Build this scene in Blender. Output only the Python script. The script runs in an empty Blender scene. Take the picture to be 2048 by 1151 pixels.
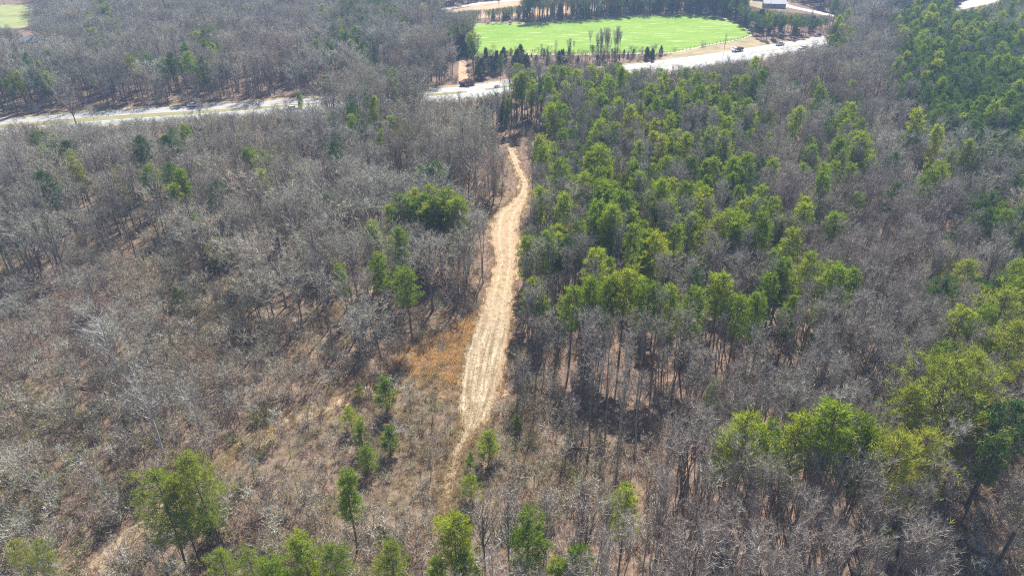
import bpy, math, random
import numpy as np

# ------------------------------------------------------------------ camera, sky, sun
sc = bpy.context.scene
CAM_H, PITCH, FPX = 80.0, math.radians(31.0), 1364.0
cam_d = bpy.data.cameras.new('camera'); cam = bpy.data.objects.new('camera', cam_d)
sc.collection.objects.link(cam); sc.camera = cam
cam.location = (0, 0, CAM_H); cam.rotation_euler = (math.pi / 2 - PITCH, 0, 0)
cam_d.sensor_width = 36.0; cam_d.lens = FPX / 2048 * 36; cam_d.clip_start = 0.5; cam_d.clip_end = 12000

SUN_EL, SUN_AZ = math.radians(50), math.radians(11)          # azimuth right of +Y
w = bpy.data.worlds.new('World'); sc.world = w; w.use_nodes = True
nt = w.node_tree; bg = nt.nodes['Background']
sky = nt.nodes.new('ShaderNodeTexSky'); sky.sky_type = 'NISHITA'; sky.sun_disc = False
sky.sun_elevation = SUN_EL; sky.sun_rotation = SUN_AZ
nt.links.new(sky.outputs[0], bg.inputs[0]); bg.inputs[1].default_value = 0.055
ld = bpy.data.lights.new('sun', 'SUN'); sun = bpy.data.objects.new('sun', ld)
sc.collection.objects.link(sun); ld.energy = 5.0; ld.angle = math.radians(0.5); ld.color = (1, 0.95, 0.87)
sun.rotation_euler = (math.pi / 2 - SUN_EL, 0, math.pi - SUN_AZ)
sc.view_settings.view_transform = 'Standard'; sc.view_settings.look = 'None'
sc.view_settings.exposure = 1.08; sc.view_settings.gamma = 1.0; sc.view_settings.use_curve_mapping = False
sc.render.engine = 'CYCLES'
cy = sc.cycles
cy.max_bounces = 5; cy.diffuse_bounces = 3; cy.transmission_bounces = 3; cy.volume_bounces = 1
cy.use_denoising = False; cy.filter_width = 1.15
COL = sc.collection
random.seed(7); RS = np.random.RandomState(11)

# ------------------------------------------------------------------ terrain and projection
def hgt(x, y):
    x = np.asarray(x, float); y = np.asarray(y, float)
    f = np.clip((210 - y) / 60, 0, 1)
    return f * (1.3 * np.sin(x / 38 + 0.7) * np.sin(y / 47 + 0.4) + 0.6 * np.sin(x / 17 + y / 23))
SP, CP = math.sin(PITCH), math.cos(PITCH)
def proj(x, y, z):
    dz = np.asarray(z, float) - CAM_H; y = np.asarray(y, float)
    zc = np.maximum(y * CP - dz * SP, 1.0)
    return 1024 + FPX * np.asarray(x, float) / zc, 575.5 - FPX * (y * SP + dz * CP) / zc, zc
def at(px, py, h=0.0):
    a = (px - 1024) / FPX; b = -(py - 575.5) / FPX
    d = (a, CP + b * SP, -SP + b * CP)
    z = h
    for _ in range(4):
        t = (z - CAM_H) / d[2]; x, y = d[0] * t, d[1] * t; z = h + float(hgt(x, y))
    return x, y, z - h
def atxy(pts): return [at(a, b)[:2] for a, b in pts]
def inpoly(x, y, P):
    x = np.asarray(x, float); y = np.asarray(y, float); r = np.zeros(x.shape, bool); n = len(P)
    for i in range(n):
        x1, y1 = P[i]; x2, y2 = P[(i + 1) % n]
        c = ((y1 > y) != (y2 > y))
        with np.errstate(divide='ignore', invalid='ignore'):
            r ^= c & (x < (x2 - x1) * (y - y1) / (y2 - y1 + 1e-12) + x1)
    return r
def polydist(x, y, L):                                        # distance to a polyline
    x = np.asarray(x, float); y = np.asarray(y, float); r = np.full(x.shape, 1e9)
    for (x1, y1), (x2, y2) in zip(L[:-1], L[1:]):
        dx, dy = x2 - x1, y2 - y1; t = np.clip(((x - x1) * dx + (y - y1) * dy) / (dx * dx + dy * dy), 0, 1)
        r = np.minimum(r, np.hypot(x - x1 - t * dx, y - y1 - t * dy))
    return r

# ------------------------------------------------------------------ materials
MATS = {}
def mat(name, col=(0.5, 0.5, 0.5), rough=0.9, metal=0.0, spec=0.2):
    m = bpy.data.materials.new(name); m.use_nodes = True; b = m.node_tree.nodes['Principled BSDF']
    b.inputs['Base Color'].default_value = (*col, 1); b.inputs['Roughness'].default_value = rough
    b.inputs['Metallic'].default_value = metal; b.inputs['Specular IOR Level'].default_value = spec
    MATS[name] = m; return m
def N(m, t, **k):
    n = m.node_tree.nodes.new(t)
    for a, b in k.items(): setattr(n, a, b)
    return n
def LK(m, a, b): m.node_tree.links.new(a, b)
def BS(m): return m.node_tree.nodes['Principled BSDF']
def noise(m, scale, detail=4, vec=None, rough=0.6):
    n = N(m, 'ShaderNodeTexNoise'); n.inputs['Scale'].default_value = scale
    n.inputs['Detail'].default_value = detail; n.inputs['Roughness'].default_value = rough
    if vec is not None: LK(m, vec, n.inputs['Vector'])
    return n
def ramp(m, fac, stops):
    r = N(m, 'ShaderNodeValToRGB'); e = r.color_ramp.elements
    while len(e) < len(stops): e.new(0.5)
    for el, (p, c) in zip(e, stops): el.position = p; el.color = (*c, 1) if len(c) == 3 else c
    LK(m, fac, r.inputs[0]); return r.outputs[0]
def mix(m, fac, a, b, mode='MIX'):
    n = N(m, 'ShaderNodeMix', data_type='RGBA', blend_type=mode)
    for s, v in ((0, fac), (6, a), (7, b)):
        if isinstance(v, (int, float)): n.inputs[s].default_value = v
        elif isinstance(v, tuple): n.inputs[s].default_value = (*v, 1)
        else: LK(m, v, n.inputs[s])
    return n.outputs[2]
def math_(m, op, a, b=0.0, clamp=False):
    n = N(m, 'ShaderNodeMath', operation=op, use_clamp=clamp)
    for s, v in ((0, a), (1, b)):
        if isinstance(v, (int, float)): n.inputs[s].default_value = v
        else: LK(m, v, n.inputs[s])
    return n.outputs[0]
def pos(m): return N(m, 'ShaderNodeNewGeometry').outputs['Position']
def bump(m, fac, strength=0.5, dist=0.2):
    b = N(m, 'ShaderNodeBump'); b.inputs['Strength'].default_value = strength; b.inputs['Distance'].default_value = dist
    LK(m, fac, b.inputs['Height']); LK(m, b.outputs[0], BS(m).inputs['Normal'])

def veg_mat(name, stops, patch=None, transl=0.0, patch_scale=0.02):
    """colour varies plant by plant (Object Info) and in big patches over the ground"""
    m = mat(name, rough=0.85, spec=0.15); oi = N(m, 'ShaderNodeObjectInfo')
    c = ramp(m, oi.outputs['Random'], stops)
    g = noise(m, 1.3, 2, pos(m)); v = ramp(m, g.outputs[0], [(0.3, (0.72, 0.72, 0.72)), (0.7, (1.22, 1.22, 1.22))])
    c = mix(m, 1.0, c, v, 'MULTIPLY')
    if patch:
        pn = noise(m, patch_scale, 2, oi.outputs['Location']); f = ramp(m, pn.outputs[0], [(0.42, (0, 0, 0)), (0.62, (1, 1, 1))])
        c = mix(m, f, c, mix(m, 1.0, c, patch, 'MULTIPLY'))
    b = BS(m); LK(m, c, b.inputs['Base Color'])
    if transl:
        t = N(m, 'ShaderNodeBsdfTranslucent'); LK(m, mix(m, 1.0, c, (1.5, 1.35, 0.6), 'MULTIPLY'), t.inputs[0])
        s = N(m, 'ShaderNodeMixShader'); s.inputs[0].default_value = transl
        LK(m, b.outputs[0], s.inputs[1]); LK(m, t.outputs[0], s.inputs[2])
        LK(m, s.outputs[0], m.node_tree.nodes['Material Output'].inputs[0])
    return m
veg_mat('twig_grey', [(0.0, (0.32, 0.295, 0.255)), (0.35, (0.49, 0.46, 0.41)), (0.7, (0.40, 0.37, 0.325)), (1.0, (0.58, 0.55, 0.495))], (1.0, 0.93, 0.93))
veg_mat('twig_round', [(0.0, (0.31, 0.295, 0.245)), (0.3, (0.42, 0.41, 0.345)), (0.55, (0.52, 0.51, 0.44)), (0.75, (0.62, 0.61, 0.53)), (0.90, (0.38, 0.375, 0.27)), (0.95, (0.40, 0.27, 0.22)), (1.0, (0.38, 0.42, 0.22))], (1.0, 0.93, 0.88))
veg_mat('twig_brown', [(0.0, (0.27, 0.215, 0.18)), (0.3, (0.37, 0.31, 0.265)), (0.6, (0.44, 0.39, 0.33)), (0.85, (0.34, 0.265, 0.225)), (0.94, (0.40, 0.24, 0.19)), (1.0, (0.34, 0.35, 0.18))], (0.92, 1.0, 0.78))
veg_mat('twig_white', [(0.0, (0.42, 0.41, 0.38)), (1.0, (0.54, 0.52, 0.49))])
veg_mat('bark_brown', [(0.0, (0.10, 0.08, 0.07)), (1.0, (0.17, 0.135, 0.11))])
veg_mat('bark_grey', [(0.0, (0.14, 0.12, 0.105)), (0.7, (0.25, 0.225, 0.20)), (1.0, (0.42, 0.39, 0.36))])
veg_mat('bark_white', [(0.0, (0.33, 0.32, 0.30)), (1.0, (0.46, 0.44, 0.42))])
veg_mat('needle_green', [(0.0, (0.14, 0.225, 0.030)), (0.5, (0.215, 0.31, 0.034)), (1.0, (0.32, 0.38, 0.045))], (0.85, 0.95, 1.2), 0.5)
veg_mat('needle_soft', [(0.0, (0.20, 0.27, 0.055)), (1.0, (0.30, 0.34, 0.07))], (0.9, 1.0, 1.1), 0.5)
veg_mat('needle_dark', [(0.0, (0.055, 0.12, 0.045)), (0.5, (0.09, 0.175, 0.05)), (1.0, (0.14, 0.23, 0.055))], None, 0.35)
veg_mat('cedar_green', [(0.0, (0.045, 0.085, 0.035)), (1.0, (0.08, 0.125, 0.045))], None, 0.15)
veg_mat('leaf_russet', [(0.0, (0.33, 0.14, 0.07)), (1.0, (0.42, 0.22, 0.12))], None, 0.3)
veg_mat('leaf_lime', [(0.0, (0.19, 0.22, 0.09)), (1.0, (0.27, 0.28, 0.12))], None, 0.4)
veg_mat('straw', [(0.0, (0.36, 0.28, 0.19)), (0.5, (0.45, 0.37, 0.26)), (1.0, (0.30, 0.23, 0.16))], None, 0.3)
veg_mat('straw_pale', [(0.0, (0.45, 0.375, 0.265)), (0.5, (0.58, 0.50, 0.37)), (1.0, (0.34, 0.26, 0.17))], None, 0.3)
veg_mat('straw_orange', [(0.0, (0.64, 0.41, 0.23)), (0.4, (0.66, 0.49, 0.31)), (1.0, (0.50, 0.40, 0.27))], None, 0.3)

# ------------------------------------------------------------------ mesh builder
class MB:
    def __init__(s): s.v = []; s.f = []; s.n = 0; s.m = []; s.mats = []
    def mi(s, name):
        if name not in s.mats: s.mats.append(name)
        return s.mats.index(name)
    def add(s, verts, faces, mname):
        verts = np.asarray(verts, float); k = s.mi(mname)
        s.v.append(verts)
        for f in faces: s.f.append(tuple(int(i) + s.n for i in f)); s.m.append(k)
        s.n += len(verts)
    def box(s, c, d, mname, rot=0.0):
        x, y, z = (np.array(d) / 2)
        P = np.array([(i, j, k) for k in (-z, z) for i, j in ((-x, -y), (x, -y), (x, y), (-x, y))], float)
        if rot: cr, sr = math.cos(rot), math.sin(rot); P[:, :2] = P[:, :2] @ np.array([[cr, sr], [-sr, cr]])
        s.add(P + np.array(c), [(3, 2, 1, 0), (4, 5, 6, 7), (0, 1, 5, 4), (1, 2, 6, 5), (2, 3, 7, 6), (3, 0, 4, 7)], mname)
    def tube(s, pts, rad, mname, n=5, cap=True):
        pts = np.asarray(pts, float); k = len(pts); V = []
        for i in range(k):
            t = pts[min(i + 1, k - 1)] - pts[max(i - 1, 0)]; t /= np.linalg.norm(t) + 1e-9
            a = np.cross(t, (0.3, 0.9, 0.1) if abs(t[2]) > 0.5 else (0, 0, 1)); a /= np.linalg.norm(a) + 1e-9; b = np.cross(t, a)
            for j in range(n):
                an = 2 * math.pi * j / n; V.append(pts[i] + rad[i] * (math.cos(an) * a + math.sin(an) * b))
        F = [(i * n + j, i * n + (j + 1) % n, (i + 1) * n + (j + 1) % n, (i + 1) * n + j) for i in range(k - 1) for j in range(n)]
        if cap: F.append(tuple(range((k - 1) * n, k * n)))
        s.add(V, F, mname)
    def blades(s, p0, p1, wd, mname, rs):
        """thin tapering slivers, one triangle each"""
        p0 = np.asarray(p0, float); p1 = np.asarray(p1, float); d = p1 - p0
        r = rs.normal(size=d.shape); a = np.cross(d, r); a /= np.linalg.norm(a, axis=1)[:, None] + 1e-9
        a *= (np.asarray(wd) / 2).reshape(-1, 1) if np.ndim(wd) else wd / 2
        n = len(p0); V = np.empty((n * 3, 3)); V[0::3] = p0 - a; V[1::3] = p0 + a; V[2::3] = p1
        s.add(V, [(3 * i, 3 * i + 1, 3 * i + 2) for i in range(n)], mname)
    def mesh(s, name):
        me = bpy.data.meshes.new(name); me.from_pydata(np.concatenate(s.v).tolist(), [], s.f)
        for n in s.mats: me.materials.append(MATS[n])
        me.polygons.foreach_set('material_index', s.m); me.update(); return me
    def build(s, name, parent=None, loc=None):
        o = bpy.data.objects.new(name, s.mesh(name)); COL.objects.link(o); o.parent = parent
        if loc is not None: o.location = loc
        return o
def tag(o, label=None, cat=None, group=None, kind=None):
    if label: o['label'] = label
    if cat: o['category'] = cat
    if group: o['group'] = group
    if kind: o['kind'] = kind
    return o
def empty(name, loc, rz=0.0, s=1.0):
    o = bpy.data.objects.new(name, None); COL.objects.link(o); o.location = loc; o.rotation_euler = (0, 0, rz)
    o.scale = (s, s, s) if np.ndim(s) == 0 else s; o.empty_display_size = 0.3; return o

# ------------------------------------------------------------------ plants
def unit(v): return v / (np.linalg.norm(v, axis=-1, keepdims=True) + 1e-9)
def wob(rs, H, amp, k=7, lean=(0, 0)):
    t = np.linspace(0, 1, k); w_ = np.cumsum(rs.normal(size=(k, 2)), 0) * amp; w_ -= w_[0]
    return np.c_[w_[:, 0] + lean[0] * t, w_[:, 1] + lean[1] * t, H * t]
def along(P, t):
    t = np.clip(np.asarray(t, float), 0, 0.9999) * (len(P) - 1); i = t.astype(int); f = (t - i)[:, None]
    return P[i] * (1 - f) + P[i + 1] * f
def bare_tree(seed, H, R, cb, nl, ntw, bark, twig, r0, tw=0.045, up=0.9, shape=1.0, tl=0.9, fork=False):
    """trunk + limbs in one mesh, fine branches and twigs in another"""
    rs = np.random.RandomState(seed); T, C = MB(), MB()
    P = wob(rs, H * (0.62 if fork else 0.97), H * 0.008, 7, rs.normal(size=2) * H * 0.02)
    tt = np.linspace(0, 1, 7); T.tube(P, r0 * (1 - 0.82 * tt) * np.where(tt == 0, 1.25, 1), bark, 6)
    L0, L1 = [], []
    for i in range(nl):
        u = (i + rs.rand()) / nl; z = cb + (1 - cb) * u * (0.62 if fork else 0.93)
        if fork: z = min(z, 0.58)
        p0 = along(P, [z / (0.62 if fork else 0.97)])[0]; az = i * 2.4 + rs.normal() * 0.5
        rr = R * (math.sin(math.pi * (0.18 + 0.74 * u)) ** shape) * rs.uniform(0.7, 1.12)
        rise = up * rr * rs.uniform(0.6, 1.3) + (H - p0[2]) * (0.35 if not fork else 0.72 * rs.uniform(0.5, 1.15))
        rise = min(rise, H * rs.uniform(0.95, 1.02) - p0[2])
        d = np.array((math.cos(az), math.sin(az), 0))
        q = np.array([p0, p0 + d * rr * 0.45 + (0, 0, rise * 0.38), p0 + d * rr * 0.8 + (0, 0, rise * 0.75), p0 + d * rr + (0, 0, rise)])
        q[1:] += rs.normal(size=(3, 3)) * rr * 0.07
        rb = r0 * (0.42 if not fork else 0.6) * (1 - 0.55 * u) * min(1, 0.5 + rr / R)
        T.tube(q, [rb, rb * 0.65, rb * 0.4, rb * 0.18], bark, 4, False)
        k = max(4, int(9 * rr / R)); s = along(q, rs.uniform(0.22, 1, k)); dirs = unit(unit(q[3] - q[0]) * 0.9 + rs.normal(size=(k, 3)) * 0.6 + (0, 0, 0.25))
        L0.append(s); L1.append(s + dirs * rr * rs.uniform(0.25, 0.55, (k, 1)))
    top = along(P, rs.uniform(0.75, 1, 6)); L0.append(top); L1.append(top + unit(rs.normal(size=(6, 3)) * 0.6 + (0, 0, 1)) * R * 0.4)
    L0 = np.concatenate(L0); L1 = np.concatenate(L1)
    C.blades(L0, L1 + 0.0, tw * 1.5, twig, rs)
    i = rs.randint(0, len(L0), ntw); t = rs.uniform(0.1, 1, (ntw, 1)); s = L0[i] * (1 - t) + L1[i] * t
    d = unit(unit(L1[i] - L0[i]) * 0.7 + rs.normal(size=(ntw, 3)) * 0.6 + (0, 0, 0.35 if up < 2 else 0.8))
    C.blades(s, s + d * tl * rs.uniform(0.5, 1.3, (ntw, 1)), tw * rs.uniform(0.6, 1.2, ntw), twig, rs)
    return T, C
def pine(seed, H, R, cb, nb, mname, tuft=12, tsz=0.5, shape='round', r0=0.17, tw=0.11, tufts=5, bark='bark_brown'):
    rs = np.random.RandomState(seed); T, C = MB(), MB()
    P = wob(rs, H * 0.97, H * 0.004, 8, rs.normal(size=2) * H * 0.02)
    T.tube(P, r0 * (1 - 0.85 * np.linspace(0, 1, 8)), bark, 6)
    A, Bv = [], []
    lob = rs.uniform(0.65, 1.15, 7)
    for i in range(nb):
        u = (i + rs.rand()) / nb; z = (cb + (1 - cb) * u ** 0.9) * 0.97; az = i * 2.4 + rs.normal() * 0.4
        if shape == 'round': pr = math.sin(math.pi * min(1, 0.12 + 0.83 * u)) ** 0.62
        elif shape == 'cone': pr = 1.05 * (1 - u) ** 0.75 * min(1, 0.45 + 4 * u)
        else: pr = min(1, 0.55 + 1.6 * u) * (1 - u ** 3) ** 0.8
        rr = R * max(pr, 0.1) * lob[int(az * 1.1) % 7] * rs.uniform(0.75, 1.1)
        p0 = along(P, [z / 0.97])[0]; d = np.array((math.cos(az), math.sin(az), 0.0))
        tip = p0 + d * rr + (0, 0, rr * (0.05 + 0.5 * u) * rs.uniform(0.4, 1.4))
        mid = (p0 + tip) / 2 + (0, 0, -0.06 * rr)
        T.tube([p0, mid, tip], [r0 * 0.28, r0 * 0.2, r0 * 0.07], bark, 3, False)
        k = max(2, int(tufts * (0.4 + 0.8 * rr / R)))
        t = rs.uniform(0.35, 1.03, k); s = along(np.array([p0, mid, tip]), t) + rs.normal(size=(k, 3)) * (0.20 * rr * t[:, None], )[0] * (1, 1, 0.55)
        A.append(s); Bv.append(unit(np.tile(d * 0.6, (k, 1)) + (0, 0, 0.7) + rs.normal(size=(k, 3)) * 0.25))
    A = np.concatenate(A); Bv = np.concatenate(Bv); n = len(A)
    i = np.repeat(np.arange(n), tuft); dd = unit(Bv[i] * 1.1 + rs.normal(size=(len(i), 3)) * 0.6)
    st = A[i] + rs.normal(size=(len(i), 3)) * tsz * 0.28
    C.blades(st, st + dd * tsz * rs.uniform(0.6, 1.2, (len(i), 1)), tw * rs.uniform(0.7, 1.3, len(i)), mname, rs)
    return T, C
def bush(seed, H, R, n, mname, tw=0.05, leaf=None):
    rs = np.random.RandomState(seed); C = MB()
    k = max(6, n // 9); az = rs.uniform(0, 6.28, k); b = np.c_[np.cos(az), np.sin(az), np.zeros(k)] * R * 0.3 * rs.rand(k, 1)
    d = np.c_[np.cos(az), np.sin(az), np.zeros(k)] * rs.uniform(0.15, 1, (k, 1)) * R + np.c_[np.zeros((k, 2)), rs.uniform(0.55, 1, k) * H]
    C.blades(b - (0, 0, 0.15), b + d, tw * 1.7, mname, rs)
    i = rs.randint(0, k, n); t = rs.uniform(0.3, 1, (n, 1)); s = b[i] + d[i] * t
    e = unit(unit(d[i]) * 0.6 + rs.normal(size=(n, 3)) * 0.6 + (0, 0, 0.3)) * rs.uniform(0.12, 0.32, (n, 1)) * H
    C.blades(s, s + e, tw * rs.uniform(0.5, 1.2, n), mname, rs)
    if leaf:
        j = rs.randint(0, n, n); q = s[j] + e[j] * rs.rand(n, 1); C.blades(q, q + unit(rs.normal(size=(n, 3))) * 0.28, 0.16, leaf, rs)
    return C

PROTO = {}                                                   # kind -> list of (trunk MB, crown MB)
PROTO['pine'] = [pine(10 + i, 16.5, r, cb, nb, 'needle_green', 10, 0.52, 'round', tufts=8, tw=0.09) for i, (r, cb, nb) in enumerate([(1.9, 0.46, 62), (2.3, 0.52, 62), (1.6, 0.42, 58), (2.0, 0.57, 56), (1.7, 0.38, 64)])]
PROTO['narrow_pine'] = [pine(20 + i, 15.5, 1.7, 0.42, 54, 'needle_green', 11, 0.48, 'round', 0.14, 0.09, tufts=6) for i in range(2)]
PROTO['soft_pine'] = [pine(30 + i, 16.5, r, 0.36, 62, 'needle_soft', 12, 0.55, 'dome', 0.19, 0.075, tufts=11) for i, r in enumerate((4.3, 3.8, 4.8))]
PROTO['dark_pine'] = [pine(40 + i, 19, 3.5, 0.52, 48, 'needle_dark', 11, 0.65, 'dome', 0.2, 0.13, tufts=7) for i in range(3)]
PROTO['young_pine'] = [pine(50 + i, 6.0, r, 0.14, 34, 'needle_green', 12, 0.42, 'cone', 0.07, 0.07, tufts=6) for i, r in enumerate((1.35, 1.6, 1.2))]
PROTO['cedar'] = [pine(60 + i, 8.0, r, 0.03, 70, 'cedar_green', 12, 0.5, 'cone', 0.1, 0.12, tufts=9) for i, r in enumerate((2.2, 2.7, 1.8))]
PROTO['pole'] = [bare_tree(70 + i, 16.5, R, cb, 24, 850, 'bark_grey', 'twig_grey', 0.135, 0.028, 2.2, 0.7, 0.7) for i, (R, cb) in enumerate([(1.2, 0.48), (1.6, 0.55), (1.0, 0.42), (1.35, 0.6), (1.9, 0.5), (1.1, 0.66), (1.5, 0.45)])]
PROTO['round'] = [bare_tree(80 + i, 13.5, R, 0.28, 26, 2100, 'bark_grey', 'twig_round', 0.2, 0.040, 0.55, 0.5, 0.95) for i, R in enumerate((3.6, 4.2, 3.9, 4.6, 3.2))]
PROTO['ghost'] = [bare_tree(90 + i, 19.0, R, 0.33, 22, 900, 'bark_white', 'twig_white', 0.25, 0.042, 0.9, 0.5, 1.0) for i, R in enumerate((4.2, 3.2))]
PROTO['oak'] = [bare_tree(95 + i, 15.0, 6.6, 0.20, 15, 2300, 'bark_brown', 'twig_round', 0.34, 0.05, 0.5, 0.4, 1.2, True) for i in range(2)]
PROTO['whitebark'] = [bare_tree(98 + i, 9.0, 1.9, 0.25, 16, 330, 'bark_white', 'twig_white', 0.08, 0.05, 0.8, 0.6, 0.7) for i in range(2)]
PROTO['sapling'] = [bare_tree(110 + i, 5.5, R, 0.2, 13, 380, 'bark_grey', t, 0.05, 0.038, 0.9, 0.6, 0.6) for i, (R, t) in enumerate([(1.3, 'twig_brown'), (1.6, 'twig_brown'), (1.2, 'twig_round'), (1.8, 'twig_round'), (1.5, 'twig_brown')])]
BRUSH = [bush(130, 2.6, 1.7, 230, 'twig_brown'), bush(131, 2.0, 1.5, 200, 'twig_brown'), bush(132, 3.2, 1.9, 280, 'twig_round'), bush(133, 2.2, 1.6, 200, 'twig_brown', leaf=None), bush(134, 2.2, 1.5, 200, 'twig_brown', leaf='leaf_lime'), bush(135, 1.8, 1.2, 100, 'twig_brown', leaf='leaf_russet')]
TUFT = [bush(140 + i, 0.75, 0.55, 46, 'straw', 0.045) for i in range(3)]
TUFT_P = [bush(150 + i, 0.35, 0.6, 40, 'straw_pale', 0.05) for i in range(3)]
TUFT_O = [bush(145 + i, 0.9, 0.7, 60, 'straw_orange', 0.05) for i in range(2)]

MESH = {}
def meshes(kind, v):
    if (kind, v) not in MESH:
        T, C = PROTO[kind][v]; MESH[kind, v] = (T.mesh('trunk'), C.mesh('crown'))
    return MESH[kind, v]
NAMES = {'pine': 'pine_tree', 'narrow_pine': 'pine_tree', 'soft_pine': 'pine_tree', 'dark_pine': 'pine_tree', 'young_pine': 'young_pine', 'cedar': 'cedar_tree',
         'pole': 'bare_tree', 'round': 'bare_tree', 'ghost': 'dead_tree', 'oak': 'oak_tree', 'whitebark': 'bare_tree', 'sapling': 'sapling'}
CATS = {'pine_tree': 'pine tree', 'young_pine': 'young pine', 'cedar_tree': 'cedar tree', 'bare_tree': 'bare tree', 'dead_tree': 'dead tree', 'oak_tree': 'oak tree', 'sapling': 'sapling'}
def tree(kind, v, x, y, s, rz, label, group):
    n = NAMES[kind]; e = empty(n, (x, y, float(hgt(x, y)) - 0.05), rz, s)
    for nm, me in zip(('trunk', 'crown'), meshes(kind, v)):
        o = bpy.data.objects.new(nm, me); COL.objects.link(o); o.parent = e
    return tag(e, label, CATS[n], group)

def scatter(name, protos, X, Y, V, RZ, S, label, cat):
    """ONE object: holds the plant shapes and the points they grow on, spread by geometry nodes"""
    vs, fs, ms, pid, mats, n = [], [], [], [], [], 0
    for k, mbs in enumerate(protos):
        for mb in mbs:
            v = np.concatenate(mb.v); vs.append(v); pid += [k] * len(v)
            mp = []
            for q in mb.mats:
                if q not in mats: mats.append(q)
                mp.append(mats.index(q))
            fs += [tuple(i + n for i in f) for f in mb.f]; ms += [mp[i] for i in mb.m]; n += len(v)
    X = np.asarray(X); Z = hgt(X, Y) - 0.05; vs.append(np.c_[X, Y, Z]); pid += [1000 + int(i) for i in V]
    me = bpy.data.meshes.new(name); me.from_pydata(np.concatenate(vs).tolist(), [], fs)
    for q in mats: me.materials.append(MATS[q])
    me.polygons.foreach_set('material_index', ms)
    a = me.attributes.new('pid', 'INT', 'POINT'); a.data.foreach_set('value', pid)
    nv = len(pid); rot = np.zeros((nv, 3)); scl = np.ones((nv, 3)); m_ = len(X)
    tl = RS.normal(size=(m_, 2)) * 0.035; rot[-m_:, :2] = tl; rot[-m_:, 2] = RZ
    S = np.asarray(S, float); scl[-m_:] = S if S.ndim == 2 else S[:, None]
    for nm, ar in (('rot', rot), ('scl', scl)):
        a = me.attributes.new(nm, 'FLOAT_VECTOR', 'POINT'); a.data.foreach_set('vector', ar.ravel())
    o = bpy.data.objects.new(name, me); COL.objects.link(o)
    ng = bpy.data.node_groups.new(name, 'GeometryNodeTree')
    ng.interface.new_socket('Geometry', in_out='INPUT', socket_type='NodeSocketGeometry')
    ng.interface.new_socket('Geometry', in_out='OUTPUT', socket_type='NodeSocketGeometry')
    nd = ng.nodes; gi = nd.new('NodeGroupInput'); go = nd.new('NodeGroupOutput'); jn = nd.new('GeometryNodeJoinGeometry')
    def att(nm, ty):
        q = nd.new('GeometryNodeInputNamedAttribute'); q.data_type = ty; q.inputs['Name'].default_value = nm
        return [z for z in q.outputs if z.enabled and z.name == 'Attribute'][0]
    pi = att('pid', 'INT'); ra = att('rot', 'FLOAT_VECTOR'); sa = att('scl', 'FLOAT_VECTOR')
    def sep(k):
        c = nd.new('FunctionNodeCompare'); c.data_type = 'INT'; c.operation = 'EQUAL'
        ins = [z for z in c.inputs if z.enabled]; ng.links.new(pi, ins[0]); ins[1].default_value = k
        s_ = nd.new('GeometryNodeSeparateGeometry'); s_.domain = 'POINT'
        ng.links.new(gi.outputs[0], s_.inputs[0]); ng.links.new(c.outputs[0], s_.inputs['Selection']); return s_.outputs[0]
    for k in range(len(protos)):
        ip = nd.new('GeometryNodeInstanceOnPoints')
        ng.links.new(sep(1000 + k), ip.inputs['Points']); ng.links.new(sep(k), ip.inputs['Instance'])
        e2r = nd.new('FunctionNodeEulerToRotation'); ng.links.new(ra, e2r.inputs[0]); ng.links.new(e2r.outputs[0], ip.inputs['Rotation'])
        ng.links.new(sa, ip.inputs['Scale']); ng.links.new(ip.outputs[0], jn.inputs[0])
    ng.links.new(jn.outputs[0], go.inputs[0])
    md = o.modifiers.new('spread', 'NODES'); md.node_group = ng
    return tag(o, label, cat, None, 'stuff')

# ------------------------------------------------------------------ layout outlines
HWY_FAR = [(-260, 262), (20, 243), (150, 232), (300, 222), (500, 210), (650, 199), (850, 184), (960, 174), (1100, 154), (1330, 126), (1480, 104.5), (1640, 79), (1760, 58), (1900, 34), (2200, -8)]
HWY_NEAR = [(-260, 283), (20, 262), (150, 251), (300, 240), (500, 225.5), (650, 213), (850, 199), (960, 188), (1100, 169), (1330, 139), (1480, 117), (1640, 92), (1760, 70), (1900, 45), (2200, 4)]
def smooth(L, n=8):
    P = np.array(L, float); P = np.vstack([2 * P[0] - P[1], P, 2 * P[-1] - P[-2]]); o = []
    for i in range(1, len(P) - 2):
        for t in np.linspace(0, 1, n, endpoint=False):
            a, b, c, d = P[i - 1:i + 3]; o.append(0.5 * (2 * b + (c - a) * t + (2 * a - 5 * b + 4 * c - d) * t * t + (3 * b - a - 3 * c + d) * t ** 3))
    o.append(P[-2]); return [tuple(q) for q in o]
FARL, NEARL = smooth(atxy(HWY_FAR)), smooth(atxy(HWY_NEAR))
EDGE_L = [(1003, 270), (1010, 290), (1017, 312), (1025, 335), (1034, 352), (1040, 368), (1036, 384), (1024, 398), (1008, 412), (988, 424), (978, 445), (980, 480), (988, 520), (978, 560), (966, 600), (955, 640), (938, 680), (926, 720), (919, 760), (917, 800), (918, 840), (918, 865), (905, 895), (895, 925), (889, 960), (885, 1000), (884, 1040)]
EDGE_R = [(1010, 270), (1020, 290), (1029, 312), (1038, 335), (1047, 352), (1055, 368), (1058, 384), (1056, 398), (1052, 412), (1048, 424), (1044, 445), (1040, 480), (1036, 520), (1031, 560), (1029, 600), (1026, 640), (1023, 680), (1016, 720), (1008, 760), (996, 800), (978, 840), (952, 865), (934, 895), (920, 925), (910, 960), (903, 1000), (900, 1040)]
EDGE_R = [(a + (9 if b < 300 else 6 if b < 380 else 2 if b < 420 else 0), b) for a, b in EDGE_R]
CL_L, CL_R = smooth(atxy(EDGE_L), 5), smooth(atxy(EDGE_R), 5)
CLEAR = CL_L + CL_R[::-1]
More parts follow.
